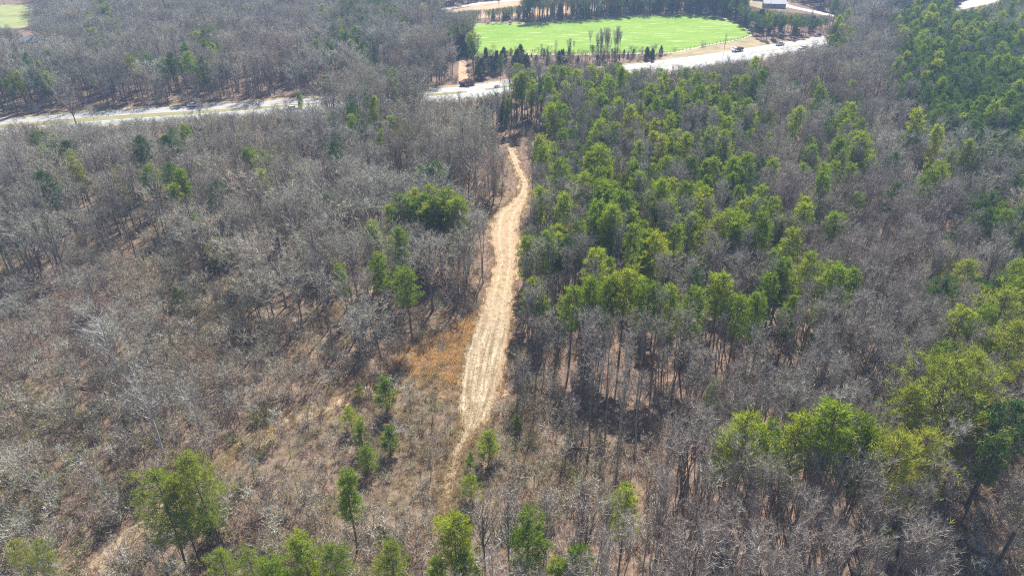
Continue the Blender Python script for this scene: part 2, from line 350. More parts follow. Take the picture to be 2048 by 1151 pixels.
FIELD = smooth(atxy([(947, 57), (953, 49), (975, 47), (1010, 46), (1060, 47), (1120, 43), (1200, 38), (1290, 32), (1370, 29.5), (1425, 33), (1460, 42), (1485, 55), (1500, 66), (1497, 72), (1475, 79), (1400, 93), (1345, 104), (1280, 106), (1150, 108), (1040, 108), (960, 111), (950, 108), (948, 80), (947, 57)]), 4)[:-1]
VERGE = atxy([(1345, 107), (1400, 96), (1475, 81), (1500, 74), (1540, 82), (1560, 90), (1480, 101), (1330, 124), (1290, 128)])
ORANGE = atxy([(780, 732), (825, 700), (845, 676), (890, 664), (925, 645), (952, 634), (950, 655), (935, 690), (922, 720), (914, 770), (885, 762), (860, 748), (822, 756), (800, 738)])
DRIVE = atxy([(919, 112), (917, 140), (918, 172), (938, 172), (934, 140), (931, 112)])
LAWN = atxy([(-220, 30), (-60, 14), (40, 8), (78, 22), (66, 46), (52, 56), (0, 58), (-220, 60)])
BARE = atxy([(895, 30), (910, 20), (960, 8), (1040, -6), (1250, -14), (1235, 10), (1180, 24), (1100, 30), (960, 36)])
TOPR = atxy([(1908, 20), (1918, 10), (1935, 0), (2010, -12), (2100, -12), (2010, 4), (1960, 12), (1930, 18)])
FROAD = atxy([(1530, 0), (1560, 8), (1590, 16), (1640, 26), (1680, 35), (1700, 42)])
TOPRD = atxy([(880, 19), (915, 14), (960, 7), (1010, 2), (1080, -4)])
YARDS = atxy([(1500, -12), (1560, -8), (1585, 12), (1560, 20), (1520, 18), (1495, 8)])

MAP = ["LrrqrrrrrrqqqqqqqrrqrqddddrrDDDq",
       "rrrqrrqrrrqqrrqccccccc...rqrDDDD",
       "qqrrqqqrrrrrqr.cppppqqrqrtrtDDDD",
       "rrrrrrrrqrqqrrrqPpppPPpqrqqrtDDD",
       "rqrrrqrrrqrqqrrrPpppppppqpqrqqDD",
       "rrqrqrrrqrqrrqrrpppppPppqppqqqqq",
       "rqrrrqqrrrqrrrrrgqPpppPPgqggqgqq",
       "rrmrrmrrrrrrqrrgppPPPPPPpgqggqqp",
       "rrmmbbrrrrqrrrrggppPpqgqqggggggq",
       "bbbmbbbmrrrrrrrgqqqqqqgqqggggqqq",
       "bbbbmbbmbmrrbb..gtttttttggggggqq",
       "bbbbmbbbbbbboo..gttttttttgggggqq",
       "bbbbbbbmbboooo..bbgggggggggggggq",
       "bbbbbbbboooooooobbbbbggggggggggg",
       "bbbbbbboooooooooobbbbgggggggggbb",
       "bbbbbbbbbboooooobbbggggggggggbbb",
       "bbbbbbbbbbbbboobbggggggggggggbbb",
       "bbbbbbbbbbbbbbbggggggggggggggbbb"]
MA = np.array([list(r) for r in MAP])
def cell(px, py):
    j = np.clip((px + RS.normal(size=px.shape) * 10) / 64, 0, 31).astype(int); i = np.clip((py + RS.normal(size=px.shape) * 10) / 64, 0, 17).astype(int); return MA[i, j]
def keepout(x, y, pad=0.0):
    r = polydist(x, y, FARL) < 7.5 + pad; r |= polydist(x, y, NEARL) < 7.0 + pad
    for P in (CLEAR, FIELD, VERGE, DRIVE, LAWN, BARE, TOPR, YARDS): r |= inpoly(x, y, P)
    r |= polydist(x, y, FROAD) < 6 + pad; r |= polydist(x, y, TOPRD) < 5 + pad
    if pad: r |= polydist(x, y, CL_L) < pad * 0.5; r |= polydist(x, y, CL_R) < pad * 0.5
    return r

# ------------------------------------------------------------------ ground and surfaces
def axis(lo, hi, st, far):
    a = list(np.arange(lo, hi + 0.1, st)); k = st
    while a[-1] < far: k *= 1.35; a.append(a[-1] + k)
    k = st
    while a[0] > -far: k *= 1.35; a.insert(0, a[0] - k)
    return np.array(a)
gx, gy = axis(-420, 480, 3.0, 4000), axis(35, 640, 3.0, 4000)
GX, GY = np.meshgrid(gx, gy); GZ = hgt(GX, GY)
me = bpy.data.meshes.new('ground'); nx, ny = len(gx), len(gy)
idx = (np.arange(ny - 1)[:, None] * nx + np.arange(nx - 1)).ravel()
me.from_pydata(np.c_[GX.ravel(), GY.ravel(), GZ.ravel()].tolist(), [], np.c_[idx, idx + 1, idx + nx + 1, idx + nx].tolist())
gpx, gpy, _ = proj(GX, GY, GZ + 2)
ci = np.clip(gpy / 64, 0, 17).astype(int); cj = np.clip(gpx / 64, 0, 31).astype(int); zz = MA[ci, cj]
gr = np.where(zz == 'o', 1.0, np.where(np.isin(zz, list('bm')), 0.65, np.where(np.isin(zz, list('rq')) & (GX < 5), 0.75, 0.1)))
gr[(GY > 260)] *= 0.6
a = me.attributes.new('grassy', 'FLOAT', 'POINT'); a.data.foreach_set('value', gr.ravel())
m = mat('ground', rough=0.95); p = pos(m)
n1 = noise(m, 0.06, 5, p); n2 = noise(m, 0.9, 6, p, 0.7); n3 = noise(m, 0.25, 4, p)
lit = ramp(m, n2.outputs[0], [(0.32, (0.085, 0.055, 0.04)), (0.5, (0.19, 0.125, 0.09)), (0.7, (0.33, 0.235, 0.175))])
gra = ramp(m, n2.outputs[0], [(0.32, (0.085, 0.06, 0.045)), (0.5, (0.175, 0.125, 0.088)), (0.72, (0.30, 0.23, 0.16))])
gra = mix(m, ramp(m, n3.outputs[0], [(0.45, (0, 0, 0)), (0.65, (1, 1, 1))]), gra, mix(m, 1.0, gra, (0.72, 0.78, 0.55), 'MULTIPLY'))
at_ = N(m, 'ShaderNodeAttribute', attribute_name='grassy'); fac = math_(m, 'ADD', at_.outputs['Fac'], math_(m, 'MULTIPLY', math_(m, 'SUBTRACT', n1.outputs[0], 0.5), 1.4), True)
LK(m, mix(m, fac, lit, gra), BS(m).inputs['Base Color']); bump(m, n2.outputs[0], 0.8, 0.4)
me.materials.append(m); g = bpy.data.objects.new('ground', me); COL.objects.link(g); tag(g, kind='structure')

def strip(name, L, R, mname, z=0.04, nu=8, step=1.5, rag=0.0):
    """a sheet between two outlines, draped on the ground, with u across and v along"""
    def res(P, k):
        P = np.array(P); d = np.r_[0, np.cumsum(np.hypot(*np.diff(P, axis=0).T))]; t = np.linspace(0, d[-1], k)
        return np.c_[np.interp(t, d, P[:, 0]), np.interp(t, d, P[:, 1])], d[-1]
    ln = np.hypot(*np.diff(np.array(L), axis=0).T).sum(); k = max(2, int(ln / step)); A, _ = res(L, k); B, _ = res(R, k)
    A0, B0 = A.copy(), B.copy()
    if rag:
        wd = np.hypot(*(B - A).T)[:, None]
        for E, O in ((A, B), (B, A)):
            nn = np.convolve(RS.normal(size=k), np.ones(3) / 3, 'same')[:, None]; E += (E - O) / wd * nn * np.minimum(rag, 0.16 * wd)
    u = np.linspace(0, 1, nu + 1); P = A0[:, None] * (1 - u[:, None]) + B0[:, None] * u[:, None]; P[:, 0] = A; P[:, -1] = B
    V = np.concatenate([P, (hgt(P[..., 0], P[..., 1]) + z)[..., None]], 2).reshape(-1, 3)
    F = [(i * (nu + 1) + j, (i + 1) * (nu + 1) + j, (i + 1) * (nu + 1) + j + 1, i * (nu + 1) + j + 1) for i in range(k - 1) for j in range(nu)]
    me = bpy.data.meshes.new(name); me.from_pydata(V.tolist(), [], F); me.materials.append(MATS[mname])
    a = me.attributes.new('uvw', 'FLOAT_VECTOR', 'POINT'); uv = np.zeros((k, nu + 1, 3)); uv[..., 0] = u; uv[..., 1] = np.linspace(0, ln, k)[:, None]; a.data.foreach_set('vector', uv.ravel())
    if len(F): 
        me.update()
        if me.polygons[0].normal.z < 0: me.flip_normals()
    o = bpy.data.objects.new(name, me); COL.objects.link(o); return o
def offset(L, d):
    P = np.array(L); t = np.gradient(P, axis=0); t /= np.linalg.norm(t, axis=1)[:, None]; return P + np.c_[-t[:, 1], t[:, 0]] * d
def patch(name, P, mname, z=0.03, step=3.0, rag=0.6):
    P = np.array(P); k = []
    for i in range(len(P)):
        a, b = P[i], P[(i + 1) % len(P)]; q = max(1, int(np.hypot(*(b - a)) / step)); k += [a + (b - a) * j / q for j in range(q)]
    k = np.array(k) + np.random.RandomState(3).normal(size=(len(k), 2)) * rag * 0.5
    me = bpy.data.meshes.new(name); me.from_pydata(np.c_[k, hgt(k[:, 0], k[:, 1]) + z].tolist(), [], [tuple(range(len(k)))])
    me.materials.append(MATS[mname]); me.update()
    if me.polygons[0].normal.z < 0: me.flip_normals()
    o = bpy.data.objects.new(name, me); COL.objects.link(o); return o

m = mat('asphalt', rough=0.8, spec=0.5); p = pos(m); n1 = noise(m, 0.15, 4, p)
LK(m, ramp(m, n1.outputs[0], [(0.3, (0.27, 0.27, 0.27)), (0.7, (0.34, 0.335, 0.33))]), BS(m).inputs['Base Color'])
mat('paint_white', (0.8, 0.8, 0.78), 0.6); mat('paint_yellow', (0.75, 0.5, 0.08), 0.6)
m = mat('median_grass', rough=0.95); p = pos(m); n1 = noise(m, 0.12, 5, p)
LK(m, ramp(m, n1.outputs[0], [(0.35, (0.22, 0.175, 0.10)), (0.5, (0.22, 0.23, 0.10)), (0.68, (0.30, 0.24, 0.15))]), BS(m).inputs['Base Color'])
m = mat('verge_straw', rough=0.95); p = pos(m); n1 = noise(m, 0.12, 6, p)
LK(m, ramp(m, n1.outputs[0], [(0.35, (0.20, 0.19, 0.09)), (0.5, (0.33, 0.26, 0.155)), (0.68, (0.39, 0.31, 0.20))]), BS(m).inputs['Base Color'])
m = mat('field_green', rough=0.95); p = pos(m); mp = N(m, 'ShaderNodeMapping'); LK(m, p, mp.inputs[0]); mp.inputs['Rotation'].default_value = (0, 0, 0.10); mp.inputs['Scale'].default_value = (0.05, 0.45, 1)
n1 = noise(m, 1.0, 5, mp.outputs[0], 0.65); n2 = noise(m, 0.02, 3, p); n3 = noise(m, 0.4, 4, p)
c = ramp(m, n3.outputs[0], [(0.3, (0.12, 0.24, 0.018)), (0.7, (0.19, 0.32, 0.028))])
c = mix(m, ramp(m, n2.outputs[0], [(0.4, (0, 0, 0)), (0.7, (0.5, 0.5, 0.5))]), c, (0.25, 0.35, 0.055))
LK(m, mix(m, ramp(m, n1.outputs[0], [(0.56, (0, 0, 0)), (0.68, (1, 1, 1))]), c, (0.50, 0.52, 0.28)), BS(m).inputs['Base Color'])
m = mat('field_rim', (0.48, 0.45, 0.30), 0.95)
m = mat('clay', rough=0.95); p = pos(m); n1 = noise(m, 0.1, 5, p)
LK(m, ramp(m, n1.outputs[0], [(0.35, (0.42, 0.25, 0.14)), (0.5, (0.46, 0.31, 0.20)), (0.68, (0.42, 0.35, 0.25))]), BS(m).inputs['Base Color'])
m = mat('pale_gravel', rough=0.95); p = pos(m); n1 = noise(m, 0.5, 4, p)
LK(m, ramp(m, n1.outputs[0], [(0.3, (0.52, 0.47, 0.40)), (0.7, (0.66, 0.62, 0.55))]), BS(m).inputs['Base Color'])
m = mat('lawn', rough=0.95); p = pos(m); n1 = noise(m, 0.06, 4, p)
LK(m, ramp(m, n1.outputs[0], [(0.35, (0.19, 0.24, 0.08)), (0.6, (0.30, 0.31, 0.13))]), BS(m).inputs['Base Color'])
# mown strip: straw laid in rows along its length, bare orange soil up the slope and along the right edge
m = mat('mown_straw', rough=0.95); p = pos(m); ua = N(m, 'ShaderNodeAttribute', attribute_name='uvw'); sx = N(m, 'ShaderNodeSeparateXYZ'); LK(m, ua.outputs['Vector'], sx.inputs[0])
nA = noise(m, 2.6, 6, p, 0.8); nB = noise(m, 0.12, 4, p); nC = noise(m, 0.5, 4, p)
straw = ramp(m, nA.outputs[0], [(0.36, (0.17, 0.13, 0.09)), (0.47, (0.38, 0.315, 0.215)), (0.58, (0.53, 0.455, 0.325))])
nD = noise(m, 0.22, 5, p, 0.7)
straw = mix(m, ramp(m, nD.outputs[0], [(0.44, (0, 0, 0)), (0.62, (0.5, 0.5, 0.5))]), straw, (0.22, 0.16, 0.105))
rut = ramp(m, math_(m, 'ABSOLUTE', math_(m, 'SUBTRACT', math_(m, 'ABSOLUTE', math_(m, 'SUBTRACT', sx.outputs[0], 0.5)), 0.17)), [(0.03, (1, 1, 1)), (0.07, (0, 0, 0))])
soil = ramp(m, nA.outputs[0], [(0.3, (0.32, 0.22, 0.13)), (0.7, (0.46, 0.34, 0.22))])
uu = math_(m, 'ADD', math_(m, 'MULTIPLY', sx.outputs[0], 9 * 6.283), math_(m, 'MULTIPLY', nB.outputs[0], 2.5))
cb_ = N(m, 'ShaderNodeCombineXYZ'); LK(m, math_(m, 'MULTIPLY', sx.outputs[0], 13.0), cb_.inputs[0]); LK(m, math_(m, 'MULTIPLY', sx.outputs[1], 0.05), cb_.inputs[1]); st_ = noise(m, 1.0, 4, cb_.outputs[0], 0.6)
rows = ramp(m, st_.outputs[0], [(0.40, (0, 0, 0)), (0.60, (1, 1, 1))])
vmid = math_(m, 'MULTIPLY', ramp(m, math_(m, 'DIVIDE', sx.outputs[1], 230.0), [(0.0, (1, 1, 1)), (0.46, (1, 1, 1)), (0.56, (0, 0, 0))]), 1.0)
rowk = math_(m, 'MULTIPLY', rows, math_(m, 'SUBTRACT', 1.0, vmid))
c = mix(m, math_(m, 'MULTIPLY', rowk, 0.8), straw, mix(m, 1.0, straw, (0.5, 0.42, 0.34), 'MULTIPLY'))
edge = ramp(m, math_(m, 'ADD', sx.outputs[0], math_(m, 'MULTIPLY', math_(m, 'SUBTRACT', nC.outputs[0], 0.5), 0.5)), [(0.80, (0, 0, 0)), (0.95, (1, 1, 1))])
c = mix(m, math_(m, 'MULTIPLY', edge, 0.6), c, (0.40, 0.24, 0.14))
c = mix(m, math_(m, 'MULTIPLY', vmid, 0.85), c, soil); c = mix(m, math_(m, 'MULTIPLY', math_(m, 'MULTIPLY', vmid, rut), 0.5), c, (0.52, 0.42, 0.29))
LK(m, c, BS(m).inputs['Base Color']); bump(m, math_(m, 'ADD', nA.outputs[0], 0.0), 0.5, 0.12)

def HW(L): return (3.9 + 1.3 * np.clip((np.array(L)[:, 0] + 40) / 120, 0, 1))[:, None]
for L, hw, nm in ((FARL, HW(FARL), 'highway'), (NEARL, HW(NEARL), 'highway')):
    o = strip(nm, offset(L, hw), offset(L, -hw), 'asphalt', 0.06, 2, 4.0); tag(o, kind='structure')
    for d, wd, mn in ((hw - 0.6, 0.15, 'paint_white'), (-hw + 0.6, 0.15, 'paint_yellow' if L is FARL else 'paint_white')):
        tag(strip('edge_line', offset(L, d + wd / 2), offset(L, d - wd / 2), mn, 0.066, 1, 4.0), kind='structure')
me_ = MB(); P = np.array(FARL)
for L in (FARL, NEARL):
    P = np.array(L); D = np.r_[0, np.cumsum(np.hypot(*np.diff(P, axis=0).T))]
    for s0 in np.arange(0, D[-1] - 4, 12):
        q = [np.array([np.interp(s, D, P[:, 0]), np.interp(s, D, P[:, 1])]) for s in (s0, s0 + 3)]; t = (q[1] - q[0]) / 3; n_ = np.array((-t[1], t[0])) * 0.08
        V = [(*(q[0] - n_), 0.067), (*(q[1] - n_), 0.067), (*(q[1] + n_), 0.067), (*(q[0] + n_), 0.067)]; me_.add(V, [(0, 1, 2, 3)], 'paint_white')
tag(me_.build('lane_dashes'), kind='structure')
tag(strip('median', offset(FARL, -HW(FARL)), offset(NEARL, HW(NEARL)), 'median_grass', 0.03, 3, 4.0), kind='structure')
tag(strip('shoulder', offset(NEARL, -HW(NEARL)), offset(NEARL, -9.0), 'verge_straw', 0.03, 3, 4.0, 0.8), kind='structure')
tag(strip('shoulder', offset(FARL, 7.5), offset(FARL, HW(FARL)), 'verge_straw', 0.03, 3, 4.0, 0.8), kind='structure')
cr = atxy([(925, 172), (958, 171), (985, 190), (940, 193)]); tag(patch('median_crossing', cr, 'asphalt', 0.064, 4, 0.2), kind='structure')
tag(strip('clearing', CL_L, CL_R, 'mown_straw', 0.07, 16, 0.8, 1.8), kind='structure')
ORx = np.array(FIELD); cen = ORx.mean(0)
tag(patch('field_margin', cen + (ORx - cen) * (1.012, 1.05), 'field_rim', 0.03, 3, 0.8), kind='structure')
tag(patch('green_field', FIELD, 'field_green', 0.05, 3, 0.4), kind='structure')
tag(patch('verge', VERGE, 'verge_straw', 0.02, 3, 0.8), kind='structure')
m = mat('bank_soil', rough=0.95); p = pos(m); n1 = noise(m, 0.5, 6, p, 0.7)
LK(m, ramp(m, n1.outputs[0], [(0.35, (0.19, 0.14, 0.09)), (0.5, (0.29, 0.225, 0.15)), (0.66, (0.42, 0.30, 0.185))]), BS(m).inputs['Base Color']); bump(m, n1.outputs[0], 0.6, 0.2)
for q_, h_ in ((atxy([(745, 780), (690, 800), (600, 830), (545, 862), (470, 905), (400, 955), (340, 1010), (250, 1085), (190, 1140)]), 1.7), (atxy([(560, 850), (500, 880), (430, 940), (380, 985), (330, 1040)]), 1.2), (atxy([(800, 560), (720, 590), (680, 625)]), 1.3)):
    q_ = smooth(q_, 5); tag(strip('bare_bank', offset(q_, h_), offset(q_, -h_), 'bank_soil', 0.035 + h_ * 0.01, 4, 0.9, 2.6), kind='structure')
tag(patch('driveway', DRIVE, 'clay', 0.05, 2, 0.4), kind='structure')
tag(patch('lawn', LAWN, 'lawn', 0.03, 4, 1.0), kind='structure')
tag(patch('bare_clay', BARE, 'clay', 0.03, 4, 1.5), kind='structure')
tag(patch('gravel_lot', TOPR, 'pale_gravel', 0.04, 3, 0.5), kind='structure')
tag(patch('yard', YARDS, 'verge_straw', 0.03, 3, 0.8), kind='structure')
tag(strip('side_road', offset(FROAD, 3.6), offset(FROAD, -3.6), 'pale_gravel', 0.06, 2, 4), kind='structure')
tag(strip('side_road', offset(TOPRD, 3.4), offset(TOPRD, -3.4), 'pale_gravel', 0.06, 2, 4), kind='structure')

# ------------------------------------------------------------------ hand-placed trees (crown top in the photo, real height)
G1 = 'pines standing on their own or in small clumps'
HEROES = [  # kind, variant, px, py, height, width factor, label
    ('pine', 0, 603, 1072, 15, 0.8, 'dense bright green pine at the bottom edge, tallest of its clump left of centre'),
    ('soft_pine', 1, 662, 1086, 14, 0.75, 'soft yellow green pine right beside the dense bright one at the bottom edge'),
    ('soft_pine', 0, 430, 1100, 13, 0.7, 'leftmost pine of the bottom edge clump, soft yellow green crown'),
    ('soft_pine', 2, 492, 1106, 13, 0.6, 'second pine from the left in the bottom edge clump'),
    ('pine', 1, 545, 1120, 13, 0.8, 'low pine between the soft pines and dense bright pine at bottom'),
    ('soft_pine', 1, 776, 1084, 14, 0.8, 'rounded yellow green pine alone at the bottom, left of the straw path end'),
    ('pine', 3, 906, 1040, 16, 0.95, 'olive pine with wide open crown below the straw path end'),
    ('pine', 2, 935, 1112, 13, 0.9, 'bright green pine cut by the bottom edge below the olive pine'),
    ('pine', 0, 868, 1122, 12, 0.8, 'pine top peeking in at the bottom edge, left of the bright green one'),
    ('narrow_pine', 0, 1062, 1026, 17, 0.95, 'tall narrow pine with column crown at bottom, right of the path'),
    ('pine', 1, 1148, 1100, 14, 0.85, 'bright round pine at the bottom edge right of the tall narrow pine'),
    ('pine', 2, 1108, 1120, 13, 0.8, 'lower pine tucked left of the bright round pine at the bottom edge'),
    ('narrow_pine', 1, 1258, 974, 15, 0.9, 'single slender pine standing among grey thicket at bottom right of centre'),
    ('pine', 3, 1776, 1060, 11, 0.85, 'leaning round pine at the bottom right in the grey thicket'),
    ('pine', 2, 686, 942, 14, 0.85, 'pine with sparse lower limbs and two leaning stems left of the path'),
    ('soft_pine', 0, 28, 1080, 11, 0.6, 'bushy green pine in the bottom left corner'),
    ('soft_pine', 2, 72, 1078, 11, 0.5, 'second bushy pine of the bottom left corner'),
    ('soft_pine', 1, 376, 908, 17, 0.8, 'tallest pine of the trio standing alone at lower left'),
    ('soft_pine', 0, 300, 940, 17, 0.85, 'left pine of the lower left trio with wide pale crown'),
    ('soft_pine', 1, 338, 955, 16, 0.6, 'middle pine of the lower left trio'),
    ('young_pine', 0, 412, 1000, 8, 1.0, 'small lime pine at the right foot of the lower left trio'),
    ('young_pine', 1, 697, 813, 5.2, 1.0, 'upper leaning young pine of the group in the brown clearing'),
    ('young_pine', 0, 719, 846, 6.0, 0.9, 'pointed young pine in the middle of the brown clearing group'),
    ('young_pine', 1, 730, 890, 5.6, 0.95, 'round bushy young pine lowest in the brown clearing group'),
    ('young_pine', 2, 775, 850, 6.2, 0.95, 'slim young pine on a visible stem, rightmost of the brown clearing group'),
    ('young_pine', 2, 765, 752, 8, 0.9, 'loose pale young pine above the brown clearing group'),
    ('young_pine', 0, 977, 858, 6.8, 1.0, 'dark young pine standing at the lower end of the mown straw strip'),
    ('young_pine', 1, 941, 948, 5.0, 0.9, 'round young pine right of the narrow straw path'),
    ('young_pine', 2, 940, 902, 4.0, 0.8, 'pale little pine between path and dark young pine'),
    ('young_pine', 0, 1032, 828, 4.0, 1.0, 'small lime pine just right of the foot of the mown strip'),
    ('young_pine', 2, 716, 764, 3.4, 1.0, 'tiny pine in brush left of the mown strip'),
    ('cedar', 0, 934, 1014, 4.2, 0.7, 'small dark cedar above the olive pine at bottom centre'),
    ('pine', 0, 800, 386, 16, 0.9, 'left front pine of the dense clump left of the dirt track'),
    ('soft_pine', 1, 832, 376, 17, 0.75, 'rear left pine of the dense clump left of the dirt track'),
    ('soft_pine', 0, 862, 371, 17, 0.7, 'topmost pine in the middle of the clump left of the dirt track'),
    ('pine', 1, 890, 382, 17, 0.9, 'rear right pine of the clump left of the dirt track'),
    ('pine', 3, 912, 394, 17, 1.0, 'right front pine of the clump left of the dirt track'),
    ('dark_pine', 0, 835, 402, 16, 0.8, 'darkest pine at the front of the clump left of the dirt track'),
    ('dark_pine', 1, 878, 412, 15, 0.8, 'low dark pine at the front right of the clump left of the dirt track'),
    ('pine', 4, 848, 384, 17, 1.1, 'bright pine wedged behind the middle of the dense clump'),
    ('pine', 0, 875, 392, 17, 1.1, 'bright pine just right of the middle of the dense clump'),
    ('pine', 1, 815, 398, 16, 1.1, 'bright pine in the left front of the dense clump'),
    ('soft_pine', 2, 900, 400, 16, 0.7, 'soft pine filling the right side of the dense clump'),
    ('pine', 2, 784, 408, 15, 1.0, 'outermost left pine of the dense clump left of the dirt track'),
    ('pine', 3, 856, 408, 16, 1.0, 'front middle pine of the dense clump with dark shaded base'),
    ('pine', 2, 748, 442, 15, 0.95, 'tall thin crowned pine below and left of the dense clump'),
    ('soft_pine', 1, 780, 472, 13, 0.65, 'olive pine leaning on the tall thin crowned one, left of the strip'),
    ('pine', 0, 748, 508, 15, 0.9, 'left pine of the pair above the dark hollow left of the strip'),
    ('pine', 1, 812, 534, 16, 0.95, 'right pine of the pair above the dark hollow, bright right side'),
    ('pine', 2, 900, 484, 11, 0.8, 'small olive pine among grey trees near the left edge of the strip'),
    ('young_pine', 1, 431, 474, 8, 1.1, 'small lime pine on a thin stem in left woods'),
    ('young_pine', 0, 600, 488, 8, 1.1, 'yellow green young pine under the dark forked oak'),
    ('young_pine', 2, 530, 545, 6, 1.1, 'faint green young pine in brush left of the forked oaks'),
    ('young_pine', 0, 348, 572, 5, 1.0, 'little green pine alone in grey brush at left'),
    ('soft_pine', 1, 526, 300, 15, 0.75, 'rounded green pine among bare crowns in upper left woods'),
    ('soft_pine', 2, 300, 326, 13, 0.5, 'lone dark green crown in the woods at left below the highway'),
    ('pine', 0, 1064, 560, 13, 0.9, 'lime pine at the right edge of the mown strip, upper of the pair'),
    ('pine', 3, 1080, 594, 12, 1.05, 'lime pine at the right edge of the mown strip, lower of the pair'),
    ('pine', 2, 1100, 458, 16, 0.9, 'tall straight pine at the right edge where the clearing widens'),
    ('pine', 0, 1058, 470, 15, 0.8, 'pine right against the clearing edge, left of the tall straight one'),
    ('pine', 1, 1146, 572, 15, 0.8, 'leftmost pine of the long front row on the right'),
    ('pine', 2, 1182, 556, 16, 0.75, 'second pine of the long front row on the right'),
    ('pine', 0, 1218, 552, 16, 0.8, 'third pine of the long front row, pale crown'),
    ('pine', 3, 1256, 535, 17, 0.95, 'tallest pine of the long front row on the right'),
    ('pine', 1, 1308, 566, 16, 0.95, 'broad pine just right of the tallest one in the front row'),
    ('pine', 2, 1348, 572, 15, 0.8, 'slim pine midway along the front row on the right'),
    ('pine', 0, 1386, 574, 15, 0.85, 'olive crowned pine midway along the front row'),
    ('pine', 3, 1442, 550, 16, 0.9, 'bright pine standing above its neighbours in the front row'),
    ('pine', 1, 1486, 592, 14, 0.8, 'low pine right of the bright one in the front row'),
    ('pine', 2, 1524, 584, 14, 0.85, 'pine at the right end of the front row'),
    ('pine', 0, 1570, 520, 15, 0.85, 'tall pine with thin stem right of the front row'),
    ('soft_pine', 1, 1625, 506, 17, 0.75, 'pale silvery pine with tall crown in the grey poles'),
    ('pine', 1, 1680, 528, 17, 0.9, 'dark green pine in the tight group right of the pale silvery pine'),
    ('pine', 3, 1706, 540, 15, 0.85, 'right pine of the tight group beside the pale silvery pine'),
    ('pine', 2, 1590, 586, 13, 0.85, 'lime pine below the pale silvery pine'),
    ('pine', 0, 1655, 612, 13, 0.9, 'lowest pine under the tight group in the grey poles'),
    ('pine', 3, 1680, 425, 15, 1.0, 'round single pine surrounded by grey poles, upper right'),
    ('narrow_pine', 0, 1716, 384, 14, 0.9, 'thin green spire above and right of the round single pine'),
    ('soft_pine', 2, 1440, 432, 15, 0.75, 'lime broad pine at left of the bright clump, middle right'),
    ('pine', 1, 1480, 424, 16, 1.1, 'dense bright pine in the clump at middle right'),
    ('pine', 0, 1512, 396, 16, 0.9, 'upper right pine of the bright clump at middle right'),
    ('pine', 2, 1428, 760, 12, 0.85, 'dark olive pine alone in the grey poles above the lower row'),
    ('pine', 1, 1486, 832, 17, 1.0, 'left broad pine of the lower right row'),
    ('narrow_pine', 1, 1448, 866, 13, 1.0, 'lime low crown at the left end of the lower right row'),
    ('narrow_pine', 0, 1546, 846, 16, 0.9, 'slender pine between two broad ones in the lower right row'),
    ('pine', 2, 1606, 834, 17, 1.0, 'pine with dark leaning stem in the middle of the lower right row'),
    ('pine', 3, 1684, 806, 19, 1.1, 'tallest dark pine of the lower right row'),
    ('pine', 0, 1722, 832, 17, 0.9, 'pine leaning off the right side of the tallest lower right pine'),
    ('narrow_pine', 1, 1752, 866, 15, 1.1, 'short pine closing the right end of the dark row'),
    ('soft_pine', 0, 1800, 862, 17, 0.9, 'pale feathery pine, left one of twins at lower right'),
    ('soft_pine', 2, 1856, 858, 16, 0.85, 'feathery yellow green pine right of its twin at lower right'),
    ('soft_pine', 1, 1838, 772, 16, 0.8, 'pale lime pine behind the feathery twins at lower right'),
    ('soft_pine', 2, 1905, 716, 19, 1.0, 'biggest feathery pine at the right with wide domed crown'),
    ('soft_pine', 0, 1965, 716, 18, 1.0, 'wide domed pine right beside the biggest feathery pine'),
    ('soft_pine', 1, 1940, 790, 15, 0.8, 'lower pine in shade of the wide domed ones'),
    ('pine', 2, 1900, 690, 15, 0.8, 'dark pine behind the left side of the biggest feathery pine'),
    ('pine', 0, 1942, 616, 16, 0.9, 'open crowned pine on tall stem above the feathery pines'),
    ('pine', 1, 1972, 612, 16, 0.7, 'twin stem pine right of the open crowned one at right'),
    ('soft_pine', 2, 2024, 578, 17, 0.9, 'large lime pine on the right edge at mid height'),
    ('soft_pine', 1, 2040, 640, 17, 0.9, 'large green pine on the right edge under the lime one'),
    ('soft_pine', 0, 1946, 520, 15, 0.8, 'soft olive pine in the group near the right edge'),
    ('soft_pine', 1, 1898, 480, 13, 0.7, 'pale olive pine at the upper left of the right edge group'),
    ('dark_pine', 1, 2036, 800, 16, 0.9, 'dark green pine on the right edge in shade'),
    ('dark_pine', 2, 2010, 870, 14, 0.7, 'dark green pine low by the right edge in the dark hollow'),
    ('soft_pine', 2, 1735, 1120, 5, 0.5, 'low green pine sprout at the foot of the leaning round pine'),
    ('ghost', 0, 186, 632, 17, 1.0, 'large dead tree with white upper trunk and wide grey crown at left'),
    ('ghost', 1, 268, 742, 18, 1.0, 'tall dead tree with white upper limbs below the large one at left'),
    ('ghost', 1, 372, 760, 13, 0.7, 'thin pale bare tree beside the tan bank at lower left'),
    ('oak', 0, 672, 392, 17, 1.0, 'wide forked bare oak with dark trunk, right of two'),
    ('oak', 1, 618, 436, 15, 0.85, 'forked bare oak with dark leaning trunk, left of two'),
    ('oak', 1, 130, 180, 13, 0.8, 'spreading pale bare tree rising in front of the highway at far left'),
    ('whitebark', 0, 312, 1090, 9, 1.0, 'white barked bare tree at the bottom edge below the lower left trio'),
    ('whitebark', 1, 238, 1100, 8, 0.9, 'white barked bare tree left of the other at the bottom edge'),
    ('whitebark', 0, 1027, 1052, 12, 0.8, 'white barked bare tree just left of the tall narrow pine'),
    ('whitebark', 1, 430, 985, 9, 0.8, 'white twiggy tree right of the lower left trio'),
    ('whitebark', 0, 378, 640, 7, 1.0, 'pale twiggy tree in brush right of the large dead tree'),
    ('pole', 2, 1453, 68, 15, 0.6, 'dark thin spire like bare tree standing by the highway near the field fence'),
    ('cedar', 0, 1007, 206, 9, 1.2, 'dark cedar at the start of the dirt track below the highway'),
